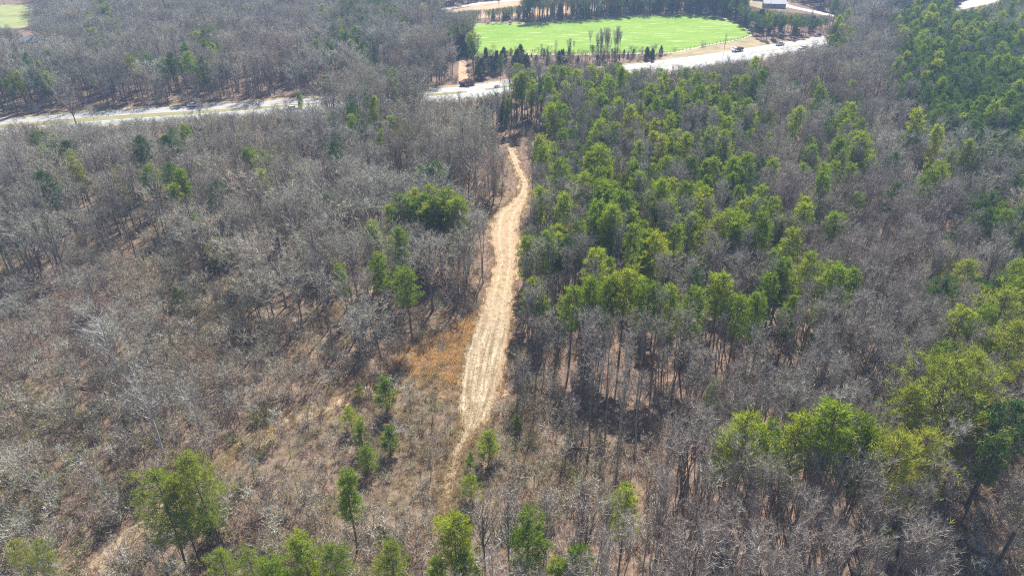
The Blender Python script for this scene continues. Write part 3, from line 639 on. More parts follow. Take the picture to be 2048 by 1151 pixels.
    ('cedar', 0, 972, 96, 8, 1.0, 'dark cedar nearest the left corner of the green field'),
    ('cedar', 1, 962, 118, 9, 1.4, 'wide dark cedar right of the orange driveway'),
    ('cedar', 0, 980, 112, 8, 1.2, 'dark cedar joined to the wide one right of the driveway'),
    ('dark_pine', 0, 1000, 112, 12, 0.7, 'green pine between dark cedars right of the driveway'),
    ('cedar', 1, 1042, 90, 9, 1.1, 'pointed dark cedar overlapping the green field edge'),
    ('cedar', 0, 1028, 112, 8, 1.3, 'squat cedar below the pointed one at the field edge'),
    ('cedar', 0, 1052, 110, 8, 1.3, 'squat cedar right of its like below the field edge'),
    ('cedar', 1, 1296, 95, 6.5, 1.2, 'left one of two small cedars on the lower field edge'),
    ('cedar', 0, 1307, 98, 6, 0.9, 'right one of two small cedars on the lower field edge'),
    ('cedar', 1, 925, 70, 11, 1.3, 'tall cedar at the top end of the orange driveway'),
    ('cedar', 0, 935, 78, 9, 1.2, 'cedar at the right side of the driveway top'),
    ('dark_pine', 0, 292, 108, 15, 1.0, 'dark green pine over the shaded wood edge left, beyond the highway'),
    ('dark_pine', 1, 318, 128, 13, 0.8, 'smaller dark pine right of its neighbour on the shaded wood edge'),
    ('pine', 1, 100, 96, 14, 1.0, 'bright green pine in the far left woods near the white house'),
    ('dark_pine', 2, 48, 120, 15, 0.9, 'dark pine with long bare stem below the bright one at far left'),
    ('dark_pine', 0, 180, 76, 12, 0.8, 'dark pine alone in pale far woods at upper left'),
    ('dark_pine', 1, 96, 56, 11, 0.7, 'distant dark pine just right of the lawn at far upper left'),
    ('dark_pine', 2, 462, 44, 11, 0.7, 'distant dark pine in the grey woods at upper left'),
    ('dark_pine', 0, 530, 58, 11, 0.6, 'slim distant dark pine right of another at upper left'),
    ('dark_pine', 1, 752, 30, 14, 0.9, 'distant dark pine at the top, left of the driveway'),
    ('dark_pine', 2, 845, 10, 14, 0.9, 'distant dark pine at the top edge left of the pale road'),
    ('narrow_pine', 0, 494, 240, 12, 0.7, 'narrow dark evergreen just below the highway at left'),
    ('pine', 2, 596, 184, 12, 0.8, 'green pine poking over the highway left of its hidden stretch'),
    ('dark_pine', 0, 735, 192, 14, 0.8, 'dark pine below the hidden stretch of highway'),
    ('dark_pine', 1, 655, 236, 12, 0.7, 'dark pine in bare woods below the left highway end'),
    ('soft_pine', 1, 432, 330, 12, 0.6, 'faint olive pine deep in left woods beside bare crowns'),
    ('soft_pine', 0, 366, 352, 11, 0.5, 'low olive pine left of the faint one in left woods'),
    ('soft_pine', 2, 240, 366, 11, 0.5, 'olive pine under bare crowns at left'),
    ('dark_pine', 1, 1095, 98, 11, 0.5, 'dark pine in the hedge left of the thin bare stand'),
    ('dark_pine', 2, 1140, 85, 11, 0.4, 'slim dark pine in the hedge at the lower field edge'),
    ('dark_pine', 0, 1197, 80, 12, 0.4, 'slim pine against the field beside the thin bare stand'),
]
INDIV = {'pine_tree': 0, 'bare_tree': 0, 'sapling': 0, 'cedar_tree': 0}
hero_xy = []; LANDMARKS = []
for kind, v, px, py, H, wf, lab in HEROES:
    if kind == 'young_pine': wf *= 1.5
    if 'pine' in kind and kind != 'young_pine' and H >= 13: H *= 1.28 if px > 1040 and py < 900 else 1.12
    x, y, z = at(px, py, H * 0.98); base = {'pine': 16.5, 'narrow_pine': 15.5, 'soft_pine': 16.5, 'dark_pine': 19, 'young_pine': 6, 'cedar': 8, 'ghost': 19, 'oak': 15, 'whitebark': 9, 'pole': 16.5}[kind]
    s = H / base; e = tree(kind, v, x, y, (s * wf * (1.0 if (px > 1400 and py > 800) else 1.22 if kind == 'pine' or kind == 'narrow_pine' or kind == 'dark_pine' else 1.05),) * 2 + (s,), random.uniform(0, 6.28), lab, None)
    hero_xy.append((x, y)); n = NAMES[kind]; INDIV[n] = INDIV.get(n, 0) + 1
hero_xy = np.array(hero_xy)

# ------------------------------------------------------------------ the woods
LM = [('the large dead tree with white trunk', 190, 700), ('the tall dead tree at lower left', 280, 830), ('the forked bare oaks', 645, 470), ('the lower left pine trio', 335, 1000),
      ('the bottom left corner pines', 50, 1110), ('the young pines in the brown clearing', 735, 870), ('the orange grass patch', 860, 710), ('the foot of the mown strip', 950, 850),
      ('the narrow straw path', 900, 960), ('the dense pine clump by the dirt track', 855, 430), ('the pine pair above the dark hollow', 780, 580), ('the lime pines at the strip edge', 1075, 620),
      ('the long front row of pines', 1300, 620), ('the pale silvery pine', 1625, 560), ('the round single pine', 1680, 460), ('the bright pine clump at middle right', 1470, 460),
      ('the dark olive pine', 1428, 800), ('the lower right pine row', 1640, 900), ('the feathery twin pines', 1830, 940), ('the wide domed pines', 1930, 790), ('the lime pine on the right edge', 2020, 640),
      ('the leaning round pine at bottom right', 1776, 1100), ('the slender single pine', 1258, 1030), ('the tall narrow pine', 1062, 1080), ('the bottom edge pine clump', 560, 1120), ('the olive pine at bottom centre', 906, 1080),
      ('the green field', 1200, 110), ('the orange driveway', 925, 140), ('the highway at left', 300, 235), ('the highway at right', 1480, 115), ('the curve of the dirt track', 1045, 370), ('the tall dark pines at upper right', 1960, 150),
      ('the lone dark green crown', 300, 360), ('the sparse leaning pine', 686, 1000), ('the tan bank', 500, 850), ('the bottom right snag', 2028, 1100), ('the top end of the dirt track', 1010, 270)]
def where(px, py):
    b = min(LM, key=lambda l: math.hypot(px - l[1], (py - l[2]) * 1.3)); dx, dy = px - b[1], py - b[2]; d = math.hypot(dx, dy)
    lr = 'left' if dx < 0 else 'right'; ud = 'above' if dy < 0 else 'below'
    near = 'close' if d < 45 else ('a little' if d < 95 else 'well')
    if abs(dx) > 2 * abs(dy): s = f'{near} {lr} of' if near != 'close' else f'just {lr} of'
    elif abs(dy) > 2 * abs(dx): s = f'{near} {ud}' if near != 'close' else f'just {ud}'
    else: s = f'{ud} and {lr} of' if near != 'well' else f'well {ud} and {lr} of'
    return s + ' ' + b[0]
sp = 2.5
xs = np.arange(-430, 470, sp); ys = np.arange(44, 640, sp); X, Y = np.meshgrid(xs, ys); X = X.ravel() + RS.uniform(-1.1, 1.1, X.size); Y = Y.ravel() + RS.uniform(-1.1, 1.1, Y.size)
half = (Y * CP + CAM_H * SP) * 1024 / FPX + 22
k = np.abs(X) < half; X, Y = X[k], Y[k]
k = ~keepout(X, Y, 2.0); X, Y = X[k], Y[k]; Z = hgt(X, Y)
hi = cell(*proj(X, Y, Z + 11)[:2]); lo = cell(*proj(X, Y, Z + 2.5)[:2])
low = np.isin(lo, list('bmoc')) ; talltype = ~np.isin(hi, list('bmoc.L'))
LANES = [atxy([(745, 780), (600, 830), (470, 905), (340, 1010), (190, 1140)]), atxy([(560, 850), (430, 940), (330, 1040)]), atxy([(800, 560), (640, 640), (560, 760)])]
lane = np.minimum.reduce([polydist(X, Y, l_) for l_ in LANES]) < 2.8
dh = np.min(np.hypot(X[:, None] - hero_xy[:, 0], Y[:, None] - hero_xy[:, 1]), 1)
U = RS.rand(len(X)); U2 = RS.rand(len(X)); kinds = np.full(len(X), '', dtype=object)
for i in range(len(X)):
    c, u, u2 = hi[i], U[i], U2[i]; far = Y[i] > 250
    if dh[i] < 2.0 or (lane[i] and u > 0.12): continue
    if not talltype[i] or low[i] and not (c in 'g' and u < 0.3):
        l = lo[i] if low[i] else c
        if l in 'bm' and u < 0.56: kinds[i] = 'sapling'
        elif l in 'bm' and u < 0.60 and X[i] < -40: kinds[i] = 'round_s'
        elif l == 'o' and u < 0.22: kinds[i] = 'sapling'
        elif l == 'c' and u < 0.26: kinds[i] = 'cedar' if u2 < (0.22 if X[i] < 30 else 0.05) else ('pine_s' if u2 < 0.34 else ('pole' if u2 < 0.6 else 'sapling'))
        continue
    if c == 't': kinds[i] = 'pole' if u < 0.30 else ''
    elif c == 'g': kinds[i] = 'pole' if u < 0.80 else ''
    elif c == 'r': kinds[i] = ('round' if u2 < 0.72 else 'pole') if u < (0.30) else ''
    elif c == 'q':
        if u < 0.36: kinds[i] = 'round' if u2 < 0.42 else ('pole' if u2 < (0.74 if Y[i] < 250 else 0.62) else ('pine' if u2 < 0.83 else 'dark_pine'))
    elif c == 'p':
        if u < 0.58: kinds[i] = 'pole' if u2 < 0.62 else ('pine' if u2 < 0.82 else ('soft_pine' if u2 < 0.85 else ('narrow_pine' if u2 < 0.93 else 'dark_pine')))
    elif c == 'P':
        if u < 0.60: kinds[i] = 'pole' if u2 < 0.46 else ('pine' if u2 < 0.80 else ('narrow_pine' if u2 < 0.92 else 'dark_pine'))
    elif c in 'dD':
        if u < (0.7 if c == 'D' else 0.4): kinds[i] = 'dark_pine' if u2 < 0.82 else ('pole' if u2 < 0.87 else 'pine')
k = kinds != ''; X, Y, Z, kinds = X[k], Y[k], Z[k], kinds[k]
# rows that the base rules would miss: tree line behind the field, thin stand on its lower edge, roadside trees
def row(pts, n, choices, h, jit=2.0):
    P = np.array(atxy(pts)); D = np.r_[0, np.cumsum(np.hypot(*np.diff(P, axis=0).T))]; out = []
    for s in np.sort(RS.uniform(0, D[-1], n)):
        out.append((np.interp(s, D, P[:, 0]) + RS.normal() * 0.5, np.interp(s, D, P[:, 1]) + abs(RS.normal()) * jit, choices[RS.randint(len(choices))]))
    return out
ex = row([(952, 40), (1010, 42), (1120, 40), (1290, 28), (1440, 29)], 190, ['cedar_b', 'dark_pine_b', 'dark_pine_b', 'pole', 'round', 'pole', 'round'], 15, 9)
ex += row([(1440, 26), (1480, 44), (1510, 62), (1560, 74), (1620, 66), (1650, 60)], 90, ['dark_pine', 'dark_pine', 'dark_pine', 'cedar_b', 'pole'], 15, 9)
ex += row([(1080, 140), (1200, 128), (1330, 118)], 40, ['pole', 'pole', 'cedar', 'sapling'], 12, 6)
ex += row([(1195, 124), (1238, 119)], 30, ['pole_t'], 13, 3)
ex += row([(1100, 130), (1180, 124)], 14, ['pole_t', 'sapling'], 13, 3)
ex += row([(955, 142), (1060, 132), (1140, 126)], 36, ['cedar', 'cedar', 'dark_pine_s', 'sapling', 'pole_s'], 12, 8)
ex += row([(1180, 124), (1330, 112)], 50, ['sapling', 'sapling', 'pole_s', 'cedar_s'], 12, 5)
ex += row([(150, 262), (400, 248), (640, 232)], 70, ['pole_s', 'pole_s', 'round_s', 'sapling'], 9, 2)
ex += row([(1340, 152), (1480, 130), (1640, 106), (1760, 88)], 55, ['pole_s', 'pole', 'sapling', 'round_s'], 9, 2)
ex += row([(1640, 112), (1760, 92), (1840, 80)], 40, ['pole', 'dark_pine', 'pole'], 9, 8)
ex += row([(-60, 6), (78, 20)], 7, ['round', 'dark_pine'], 9, 4)
if ex:
    X = np.r_[X, [e[0] for e in ex]]; Y = np.r_[Y, [e[1] for e in ex]]; Z = hgt(X, Y); kinds = np.r_[kinds, np.array([e[2] for e in ex], dtype=object)]
ALIAS = {'round_s': ('round', 0.62), 'dark_pine_s': ('dark_pine', 0.6), 'cedar_b': ('cedar', 1.45), 'dark_pine_b': ('dark_pine', 0.82), 'pole_s': ('pole', 0.62), 'pole_t': ('pole', 0.8), 'pine_s': ('pine', 0.5), 'cedar_s': ('cedar', 0.5)}
SB = np.ones(len(X)); free = kinds == 'pole_t'
for i in range(len(X)):
    if kinds[i] in ALIAS: kinds[i], SB[i] = ALIAS[kinds[i]]
big = Y > 240
SC = SB * RS.uniform(0.72, 1.18, len(X)); SC *= np.where((kinds == 'cedar'), RS.uniform(0.6, 1.25, len(X)), 1); SC *= np.where((kinds == 'round') & (RS.rand(len(X)) < 0.1), 1.25, 1); SC *= np.where(kinds == 'round', RS.uniform(0.8, 1.2, len(X)), 1); SC *= np.where(np.isin(kinds, ['pine', 'narrow_pine']) & (X > 0), 1.15, 1); SC *= np.where((kinds == 'round') & (Y < 120), 0.9, 1.0); SC *= np.where((kinds == 'pole') & (SB == 1), 1.08, 1.0); SC *= np.where(big & (kinds == 'round'), 1.12, 1)
SC *= np.where((kinds == 'sapling') & (X < -25), 1.12, 1)
# plants along the highway and the track stay low, as in the photo where both show over them
BASEH = {'pine': 16.5, 'narrow_pine': 15.5, 'soft_pine': 16.5, 'dark_pine': 19, 'cedar': 8, 'pole': 16.5, 'round': 13.5, 'sapling': 5.5}
BASER = {'pine': 2.6, 'narrow_pine': 1.6, 'soft_pine': 3.6, 'dark_pine': 3.0, 'cedar': 1.6, 'pole': 1.5, 'round': 3.4, 'sapling': 1.2}
nx_, ny_ = np.array(HWY_NEAR).T; EP = [(a, b) for a, b in EDGE_L] + [(a, b) for a, b in EDGE_R[::-1]]
fldN = [(950, 108), (1040, 106), (1150, 104), (1280, 104), (1345, 100), (1500, 70)]; fx_, fy_ = np.array(fldN).T
OPENP = [[(915, 112), (914, 168), (940, 168), (936, 112)], [(880, 28), (915, 10), (1010, -5), (1040, -8), (1040, 12), (960, 22)], [(1500, -8), (1570, -4), (1660, 26), (1650, 34), (1560, 24), (1500, 16)], [(1900, 18), (1930, -6), (2010, -12), (1990, 6), (1930, 18)],
         [(-40, 58), (-40, 12), (60, 8), (66, 44), (40, 56)], [(44, 80), (74, 80), (74, 92), (44, 92)], [(800, 760), (780, 735), (850, 676), (950, 640), (925, 760)]]
OPENP = [(q, (min(a for a, b in q), max(a for a, b in q), min(b for a, b in q), max(b for a, b in q))) for q in OPENP]
keep = np.ones(len(X), bool)
for i in range(len(X)):
    b_ = BASEH[kinds[i]]; Hc = b_ * SC[i]; cap = Hc; p0x, p0y, zc0 = proj(X[i], Y[i], Z[i]); rp = BASER[kinds[i]] * FPX / zc0
    thin = kinds[i] == 'pole' and RS.rand() < 0.10
    if free[i]: continue
    near_y = np.interp(p0x, nx_, ny_); 
    if p0y > near_y + 3 and not (665 < p0x < 850 or 1015 < p0x < 1330) and p0x < 1650:
        zs = np.linspace(0.5, Hc, 12); q = proj(X[i], Y[i], Z[i] + zs)[1]; ok = zs[q > near_y + (RS.uniform(-7, 8) if p0x > 150 else RS.uniform(-16, 6))]
        if len(ok) < 12: cap = min(cap, (ok[-1] if len(ok) else 0.5) * (1.5 if thin else 1.0))
    if 1010 < p0x < 1345 and p0y > near_y + 2:
        zs = np.linspace(0.5, Hc, 14); q = proj(X[i], Y[i], Z[i] + zs)[1]; ok = zs[q > (126 if p0x < 1240 else 138) + RS.uniform(-6, 12)]
        if len(ok) < 14: cap = min(cap, ok[-1] if len(ok) else 0.5)
    if 950 < p0x < 1500:
        fy = np.interp(p0x, fx_, fy_)
        if p0y > fy and p0y < near_y + 60:
            zs = np.linspace(0.5, Hc, 12); q = proj(X[i], Y[i], Z[i] + zs)[1]; ok = zs[q > fy + (RS.uniform(-20, 6) if p0x < 1330 else 26)]
            if len(ok) < 12: cap = min(cap, (ok[-1] if len(ok) else 0.5) * RS.uniform(0.35, 1.1))
    for Q, bx in OPENP:
        if bx[0] - 40 < p0x < bx[1] + 40 and p0y > bx[2] and p0y < bx[3] + 120 and not thin:
            zs = np.linspace(0.5, Hc, 14); qx, qy, _ = proj(X[i], Y[i], Z[i] + zs); hit = np.zeros(14, bool)
            for o_ in (-0.6, 0, 0.6): hit |= inpoly(qx + o_ * rp, qy, Q)
            if hit.any(): cap = min(cap, zs[np.argmax(hit)] * 0.95)
    if 1015 < p0x < 1085 and 262 < p0y < 395: cap = min(cap, 3.0)
    if 880 < p0x < 1120 and p0y > 270 and not thin:
        zs = np.linspace(0.5, Hc, 14); qx, qy, _ = proj(X[i], Y[i], Z[i] + zs); hit = np.zeros(14, bool)
        for o_ in ((-1, -0.5, 0, 0.5, 1) if p0y < 520 else (-0.75, 0, 0.75)): hit |= inpoly(qx + o_ * rp, qy, EP)
        if hit.any(): cap = min(cap, zs[np.argmax(hit)] * 0.9)
    if cap < Hc:
        if cap < 1.2: keep[i] = False
        elif cap / b_ < 0.45: kinds[i] = 'cedar' if kinds[i] == 'cedar' else 'sapling'; SC[i] = min(cap / BASEH[kinds[i]], 1.2)
        else: SC[i] = cap / b_
X, Y, Z, kinds, SC, SB = X[keep], Y[keep], Z[keep], kinds[keep], SC[keep], SB[keep]
VAR = np.array([RS.randint(len(PROTO[k_])) for k_ in kinds]); RZ = RS.uniform(0, 6.283, len(X))
HT = np.array([{'pine': 16.5, 'narrow_pine': 15.5, 'soft_pine': 16.5, 'dark_pine': 19, 'cedar': 8, 'pole': 16.5, 'round': 13.5, 'sapling': 5.5}[k_] for k_ in kinds]) * SC
SC = np.where(kinds == 'dark_pine', SC * 0.86, SC)
GRP = {'pine_tree': 'pines filling the woods', 'bare_tree': 'bare trees filling the woods', 'sapling': 'saplings in the brush', 'cedar_tree': 'dark cedars'}
LOOK = {'pine': ('tall', 'pine with a round green crown'), 'narrow_pine': ('slim', 'pine with a narrow crown'), 'soft_pine': ('soft', 'yellow green pine'), 'dark_pine': ('dark', 'blue green pine'),
        'cedar': ('dark', 'cone shaped cedar'), 'pole': ('slim', 'grey bare tree'), 'round': ('wide', 'bare tree with rounded grey crown'), 'sapling': ('thin', 'leafless sapling')}
QUOTA = {'pine_tree': 300, 'bare_tree': 300, 'sapling': 300, 'cedar_tree': 300}
px, py, zc = proj(X, Y, Z + HT * 0.6); inside = (px > -20) & (px < 2068) & (py > -10) & (py < 1175)
nm = np.array([NAMES[k_] for k_ in kinds]); size = np.where(inside, HT / zc, 0); chosen = np.zeros(len(X), bool)
for n_, q in QUOTA.items():
    ids = np.where(nm == n_)[0]; ids = ids[np.argsort(-size[ids])][:max(0, q - INDIV.get(n_, 0))]; chosen[ids[size[ids] > 0]] = True
for i in np.where(chosen)[0]:
    k_ = kinds[i]; a_, b_ = LOOK[k_]; rel = HT[i] / {'pine': 16.5, 'narrow_pine': 15.5, 'soft_pine': 16.5, 'dark_pine': 19, 'cedar': 8, 'pole': 16.5, 'round': 13.5, 'sapling': 5.5}[k_]
    siz = 'short ' if rel < 0.85 else ('tall ' if rel > 1.05 else '')
    if a_ == 'tall': a_ = ''
    lab = ' '.join(f"{siz}{a_} {b_} {where(float(px[i]), float(py[i]))}".split()[:16])
    tree(k_, VAR[i], X[i], Y[i], SC[i], RZ[i], lab, GRP[nm[i]])
def scat_rest(name, kset, label, cat):
    ks = []; 
    for k_ in kset: ks += [(k_, j) for j in range(len(PROTO[k_]))]
    sel = np.where(~chosen & np.isin(kinds, kset))[0]; V = [ks.index((kinds[i], VAR[i])) for i in sel]
    if len(sel): scatter(name, [PROTO[a][b] for a, b in ks], X[sel], Y[sel], V, RZ[sel], SC[sel], label, cat)
    print(name, len(sel))
scat_rest('bare_woodland', ['pole', 'round'], 'leafless grey woodland covering both sides of the clearing and beyond the highway', 'woodland')
scat_rest('pine_woodland', ['pine', 'narrow_pine', 'soft_pine', 'dark_pine'], 'distant pines mixed through the woods up to the highway and beyond', 'woodland')
scat_rest('sapling_thicket', ['sapling'], 'thicket of thin leafless saplings filling the brushy openings', 'thicket')
scat_rest('cedar_thicket', ['cedar'], 'far cedars in the hedges', 'thicket')

# undergrowth everywhere under and between the trees
s2 = 1.75; xs = np.arange(-330, 360, s2); ys = np.arange(44, 400, s2); UX, UY = np.meshgrid(xs, ys); UX = UX.ravel() + RS.uniform(-.9, .9, UX.size); UY = UY.ravel() + RS.uniform(-.9, .9, UY.size)
k = np.abs(UX) < (UY * CP + CAM_H * SP) * 1024 / FPX + 12; UX, UY = UX[k], UY[k]; k = ~keepout(UX, UY, 1.2) & ~((UY > 135) & (np.minimum(polydist(UX, UY, CL_L), polydist(UX, UY, CL_R)) < 3.2)); UX, UY = UX[k], UY[k]
z_ = cell(*proj(UX, UY, hgt(UX, UY) + 1.5)[:2]); pr = np.where(np.isin(z_, list('bm')), 0.85, np.where(z_ == 'o', 0.85, np.where(z_ == 'g', 0.34, 0.34)))
pr = pr * np.where(UY > 230, 0.45, 1.0); pr[inpoly(UX, UY, ORANGE)] *= 0.3
pr[np.minimum.reduce([polydist(UX, UY, l_) for l_ in LANES]) < 3.0] *= 0.2
pn = np.sin(UX / 9.0 + 2 * np.sin(UY / 13)) * np.sin(UY / 8.0 + 1.3); pr = pr * (1 + 0.45 * pn)
k = RS.rand(len(UX)) < pr; UX, UY, z_ = UX[k], UY[k], z_[k]; n = len(UX)
V = RS.choice(6, n, p=[0.3, 0.27, 0.2, 0.19, 0.025, 0.015]); gl = (UX < -38) & (UY < 92 - 8 * np.sin(UX / 12)); V = np.where(gl & (RS.rand(n) < 0.45), 4, V); S_ = RS.uniform(0.55, 1.25, n) * np.where(z_ == 'o', 0.6, 1.0)
scatter('undergrowth', [[b] for b in BRUSH], UX, UY, V, RS.uniform(0, 6.28, n), S_, 'brown and mauve leafless brush covering the ground between the trees', 'undergrowth'); print('brush', n)
# dry grass: edges of the mown strip, brown clearing, orange patch
def tufts(name, P, n, protos, label, smin=0.5, smax=1.2, extra=None):
    P = np.array(P); a, b = P.min(0), P.max(0); q = RS.uniform(a, b, (n, 2)); q = q[inpoly(q[:, 0], q[:, 1], P)]; q = q[~inpoly(q[:, 0], q[:, 1], CLEAR) & (np.sin(q[:, 0] * 1.1 + 2 * np.sin(q[:, 1] * .7)) + np.sin(q[:, 1] * 0.9 + q[:, 0] * .5) > -0.4)]
    if extra is not None: q = np.r_[q, extra]
    scatter(name, [[t] for t in protos], q[:, 0], q[:, 1], RS.randint(0, len(protos), len(q)), RS.uniform(0, 6.28, len(q)), RS.uniform(smin, smax, len(q)), label, 'dry grass')
def resamp(P, k):
    P = np.array(P); d = np.r_[0, np.cumsum(np.hypot(*np.diff(P, axis=0).T))]; t = np.linspace(0, 1, k) * d[-1]; return np.c_[np.interp(t, d, P[:, 0]), np.interp(t, d, P[:, 1])]
e_ = []
for L in (CL_L, CL_R):
    P = np.array(L); i = RS.randint(0, len(P) - 1, 1100); t = RS.rand(1100, 1); sg = -1 if L is CL_L else 1; e_.append(P[i] * (1 - t) + P[i + 1] * t + np.c_[sg * (np.abs(RS.normal(size=1100)) * 1.0 - 0.7), RS.normal(size=1100) * 0.5])
OPEN = atxy([(560, 830), (760, 700), (925, 640), (1020, 640), (1090, 900), (1060, 1060), (820, 1080), (640, 900)])
for l_ in LANES:
    P = resamp(l_, 300); i = RS.randint(0, 300, 700); e_.append(P[i] + RS.normal(size=(700, 2)) * 1.4)
b_ = np.array(ORANGE); q_ = b_.mean(0) + (b_[RS.randint(0, len(b_), 900)] - b_.mean(0)) * RS.uniform(0.2, 1.5, (900, 1)) + RS.normal(size=(900, 2)) * 1.2; OR_X = q_[~inpoly(q_[:, 0], q_[:, 1], CLEAR)]
tufts('dry_grass', OPEN, 9000, TUFT, 'pale dry grass around the mown strip and across the brown clearing', 0.45, 1.15, np.concatenate(e_))
A_, B_ = resamp(CL_L, 500), resamp(CL_R, 500); q_ = []
for k_ in range(9):                                           # windrows of cut straw
    for rr_ in range(460): 
        t_ = RS.uniform(0, 1) ** 0.8; i_ = int(150 + t_ * 349) if RS.rand() < 0.85 else RS.randint(500); u_ = (k_ + 0.5 + RS.normal() * 0.16) / 9 + 0.02 * math.sin(i_ / 25.0); q_.append(A_[i_] * (1 - u_) + B_[i_] * u_)
q_ = np.array(q_)[RS.rand(len(q_)) < 0.6]
scatter('cut_straw', [[t] for t in TUFT_P], q_[:, 0], q_[:, 1], RS.randint(0, 3, len(q_)), RS.uniform(0, 6.28, len(q_)), RS.uniform(0.5, 1.1, len(q_)), 'windrows of cut pale straw lying along the mown strip', 'dry grass')
i_ = RS.randint(0, 500, 420); u_ = RS.rand(420, 1); q_ = A_[i_] * (1 - u_) + B_[i_] * u_
scatter('brush_litter', [[BRUSH[0]], [BRUSH[1]]], q_[:, 0], q_[:, 1], RS.randint(0, 2, 420), RS.uniform(0, 6.28, 420), np.c_[RS.uniform(0.15, 0.4, (420, 2)), RS.uniform(0.05, 0.14, 420)], 'dark twigs and leaf litter strewn over the mown strip', 'litter')
tufts('orange_grass', ORANGE, 2600, TUFT_O, 'orange broom grass patch left of the mown strip', 0.5, 1.1, OR_X)

# ------------------------------------------------------------------ fallen timber
mat('log_wood', (0.42, 0.37, 0.31), 0.9)
for (x0, y0), (x1, y1), r_, lab in [((515, 808), (582, 786), 0.22, 'pale fallen trunk lying on the tan bank at lower left'), ((140, 773), (190, 778), 0.16, 'short fallen log near the foot of the large dead tree'),
                                   ((305, 1082), (330, 1050), 0.18, 'broken pale log under the lower left pine trio'), ((1150, 895), (1210, 905), 0.12, 'thin fallen limb in brush right of the mown strip')]:
    a, b = at(x0, y0), at(x1, y1); mb = MB(); A, B = np.array(a) + (0, 0, r_ + 0.1), np.array(b) + (0, 0, r_ + 0.35); d = B - A
    mb.tube([np.zeros(3), d * 0.4 + (0, 0.1, 0.05), d * 0.75 + (0, -0.1, 0.1), d], [r_, r_ * 0.85, r_ * 0.6, r_ * 0.3], 'log_wood', 7)
    tag(mb.build('fallen_log', None, A), lab, 'log', 'fallen logs')
for px_, py_, H, r_, lab in [(2030, 1062, 8.0, 0.28, 'dark broken snag standing in the bottom right corner')]:
    x, y, z = at(px_, py_, H); mb = MB(); rs = np.random.RandomState(5); P = wob(rs, H, 0.05, 6)
    mb.tube(P, np.linspace(r_, r_ * 0.75, 6), 'bark_brown', 8)
    for a in (0.5, 2.4, 4.0): mb.tube([P[4], P[4] + (math.cos(a) * 0.7, math.sin(a) * 0.7, 0.5)], [0.07, 0.03], 'bark_brown', 5)
    tag(mb.build('tree_snag', None, (x, y, z)), lab, 'dead tree')

# ------------------------------------------------------------------ vehicles
mat('tyre', (0.02, 0.02, 0.02), 0.8); mat('rim', (0.45, 0.45, 0.47), 0.4, 0.8); mat('glass', (0.03, 0.04, 0.05), 0.08, 0, 0.8)
mat('lamp_glass', (0.8, 0.8, 0.75), 0.2); mat('tail_red', (0.5, 0.02, 0.02), 0.3)
for n_, c_ in {'paint_car_white': (0.75, 0.75, 0.75), 'paint_brown': (0.13, 0.05, 0.035), 'paint_black': (0.02, 0.022, 0.03), 'paint_pale_blue': (0.55, 0.62, 0.68), 'cargo_dark': (0.04, 0.045, 0.05)}.items(): mat(n_, c_, 0.3, 0.1, 0.5)
def loft(mb, prof, halfw, mname, inset=None):
    """side profile (x, z) extruded across the width"""
    n = len(prof); V = [(x, s * (halfw if inset is None else halfw - inset[i]), z) for s in (-1, 1) for i, (x, z) in enumerate(prof)]
    F = [tuple(range(n - 1, -1, -1)), tuple(range(n, 2 * n))] + [(i, (i + 1) % n, n + (i + 1) % n, n + i) for i in range(n)]
    mb.add(V, F, mname)
def wheel(parent, x, y, r=0.34, wd=0.22):
    mb = MB(); mb.tube([(x, y - wd / 2, r), (x, y + wd / 2, r)], [r, r], 'tyre', 14); w_ = mb.build('wheel', parent)
    rb = MB(); s = 1 if y > 0 else -1; rb.tube([(x, y + s * (wd / 2 - 0.01), r), (x, y + s * (wd / 2 + 0.02), r)], [r * 0.6, r * 0.6], 'rim', 10); rb.build('rim', w_)
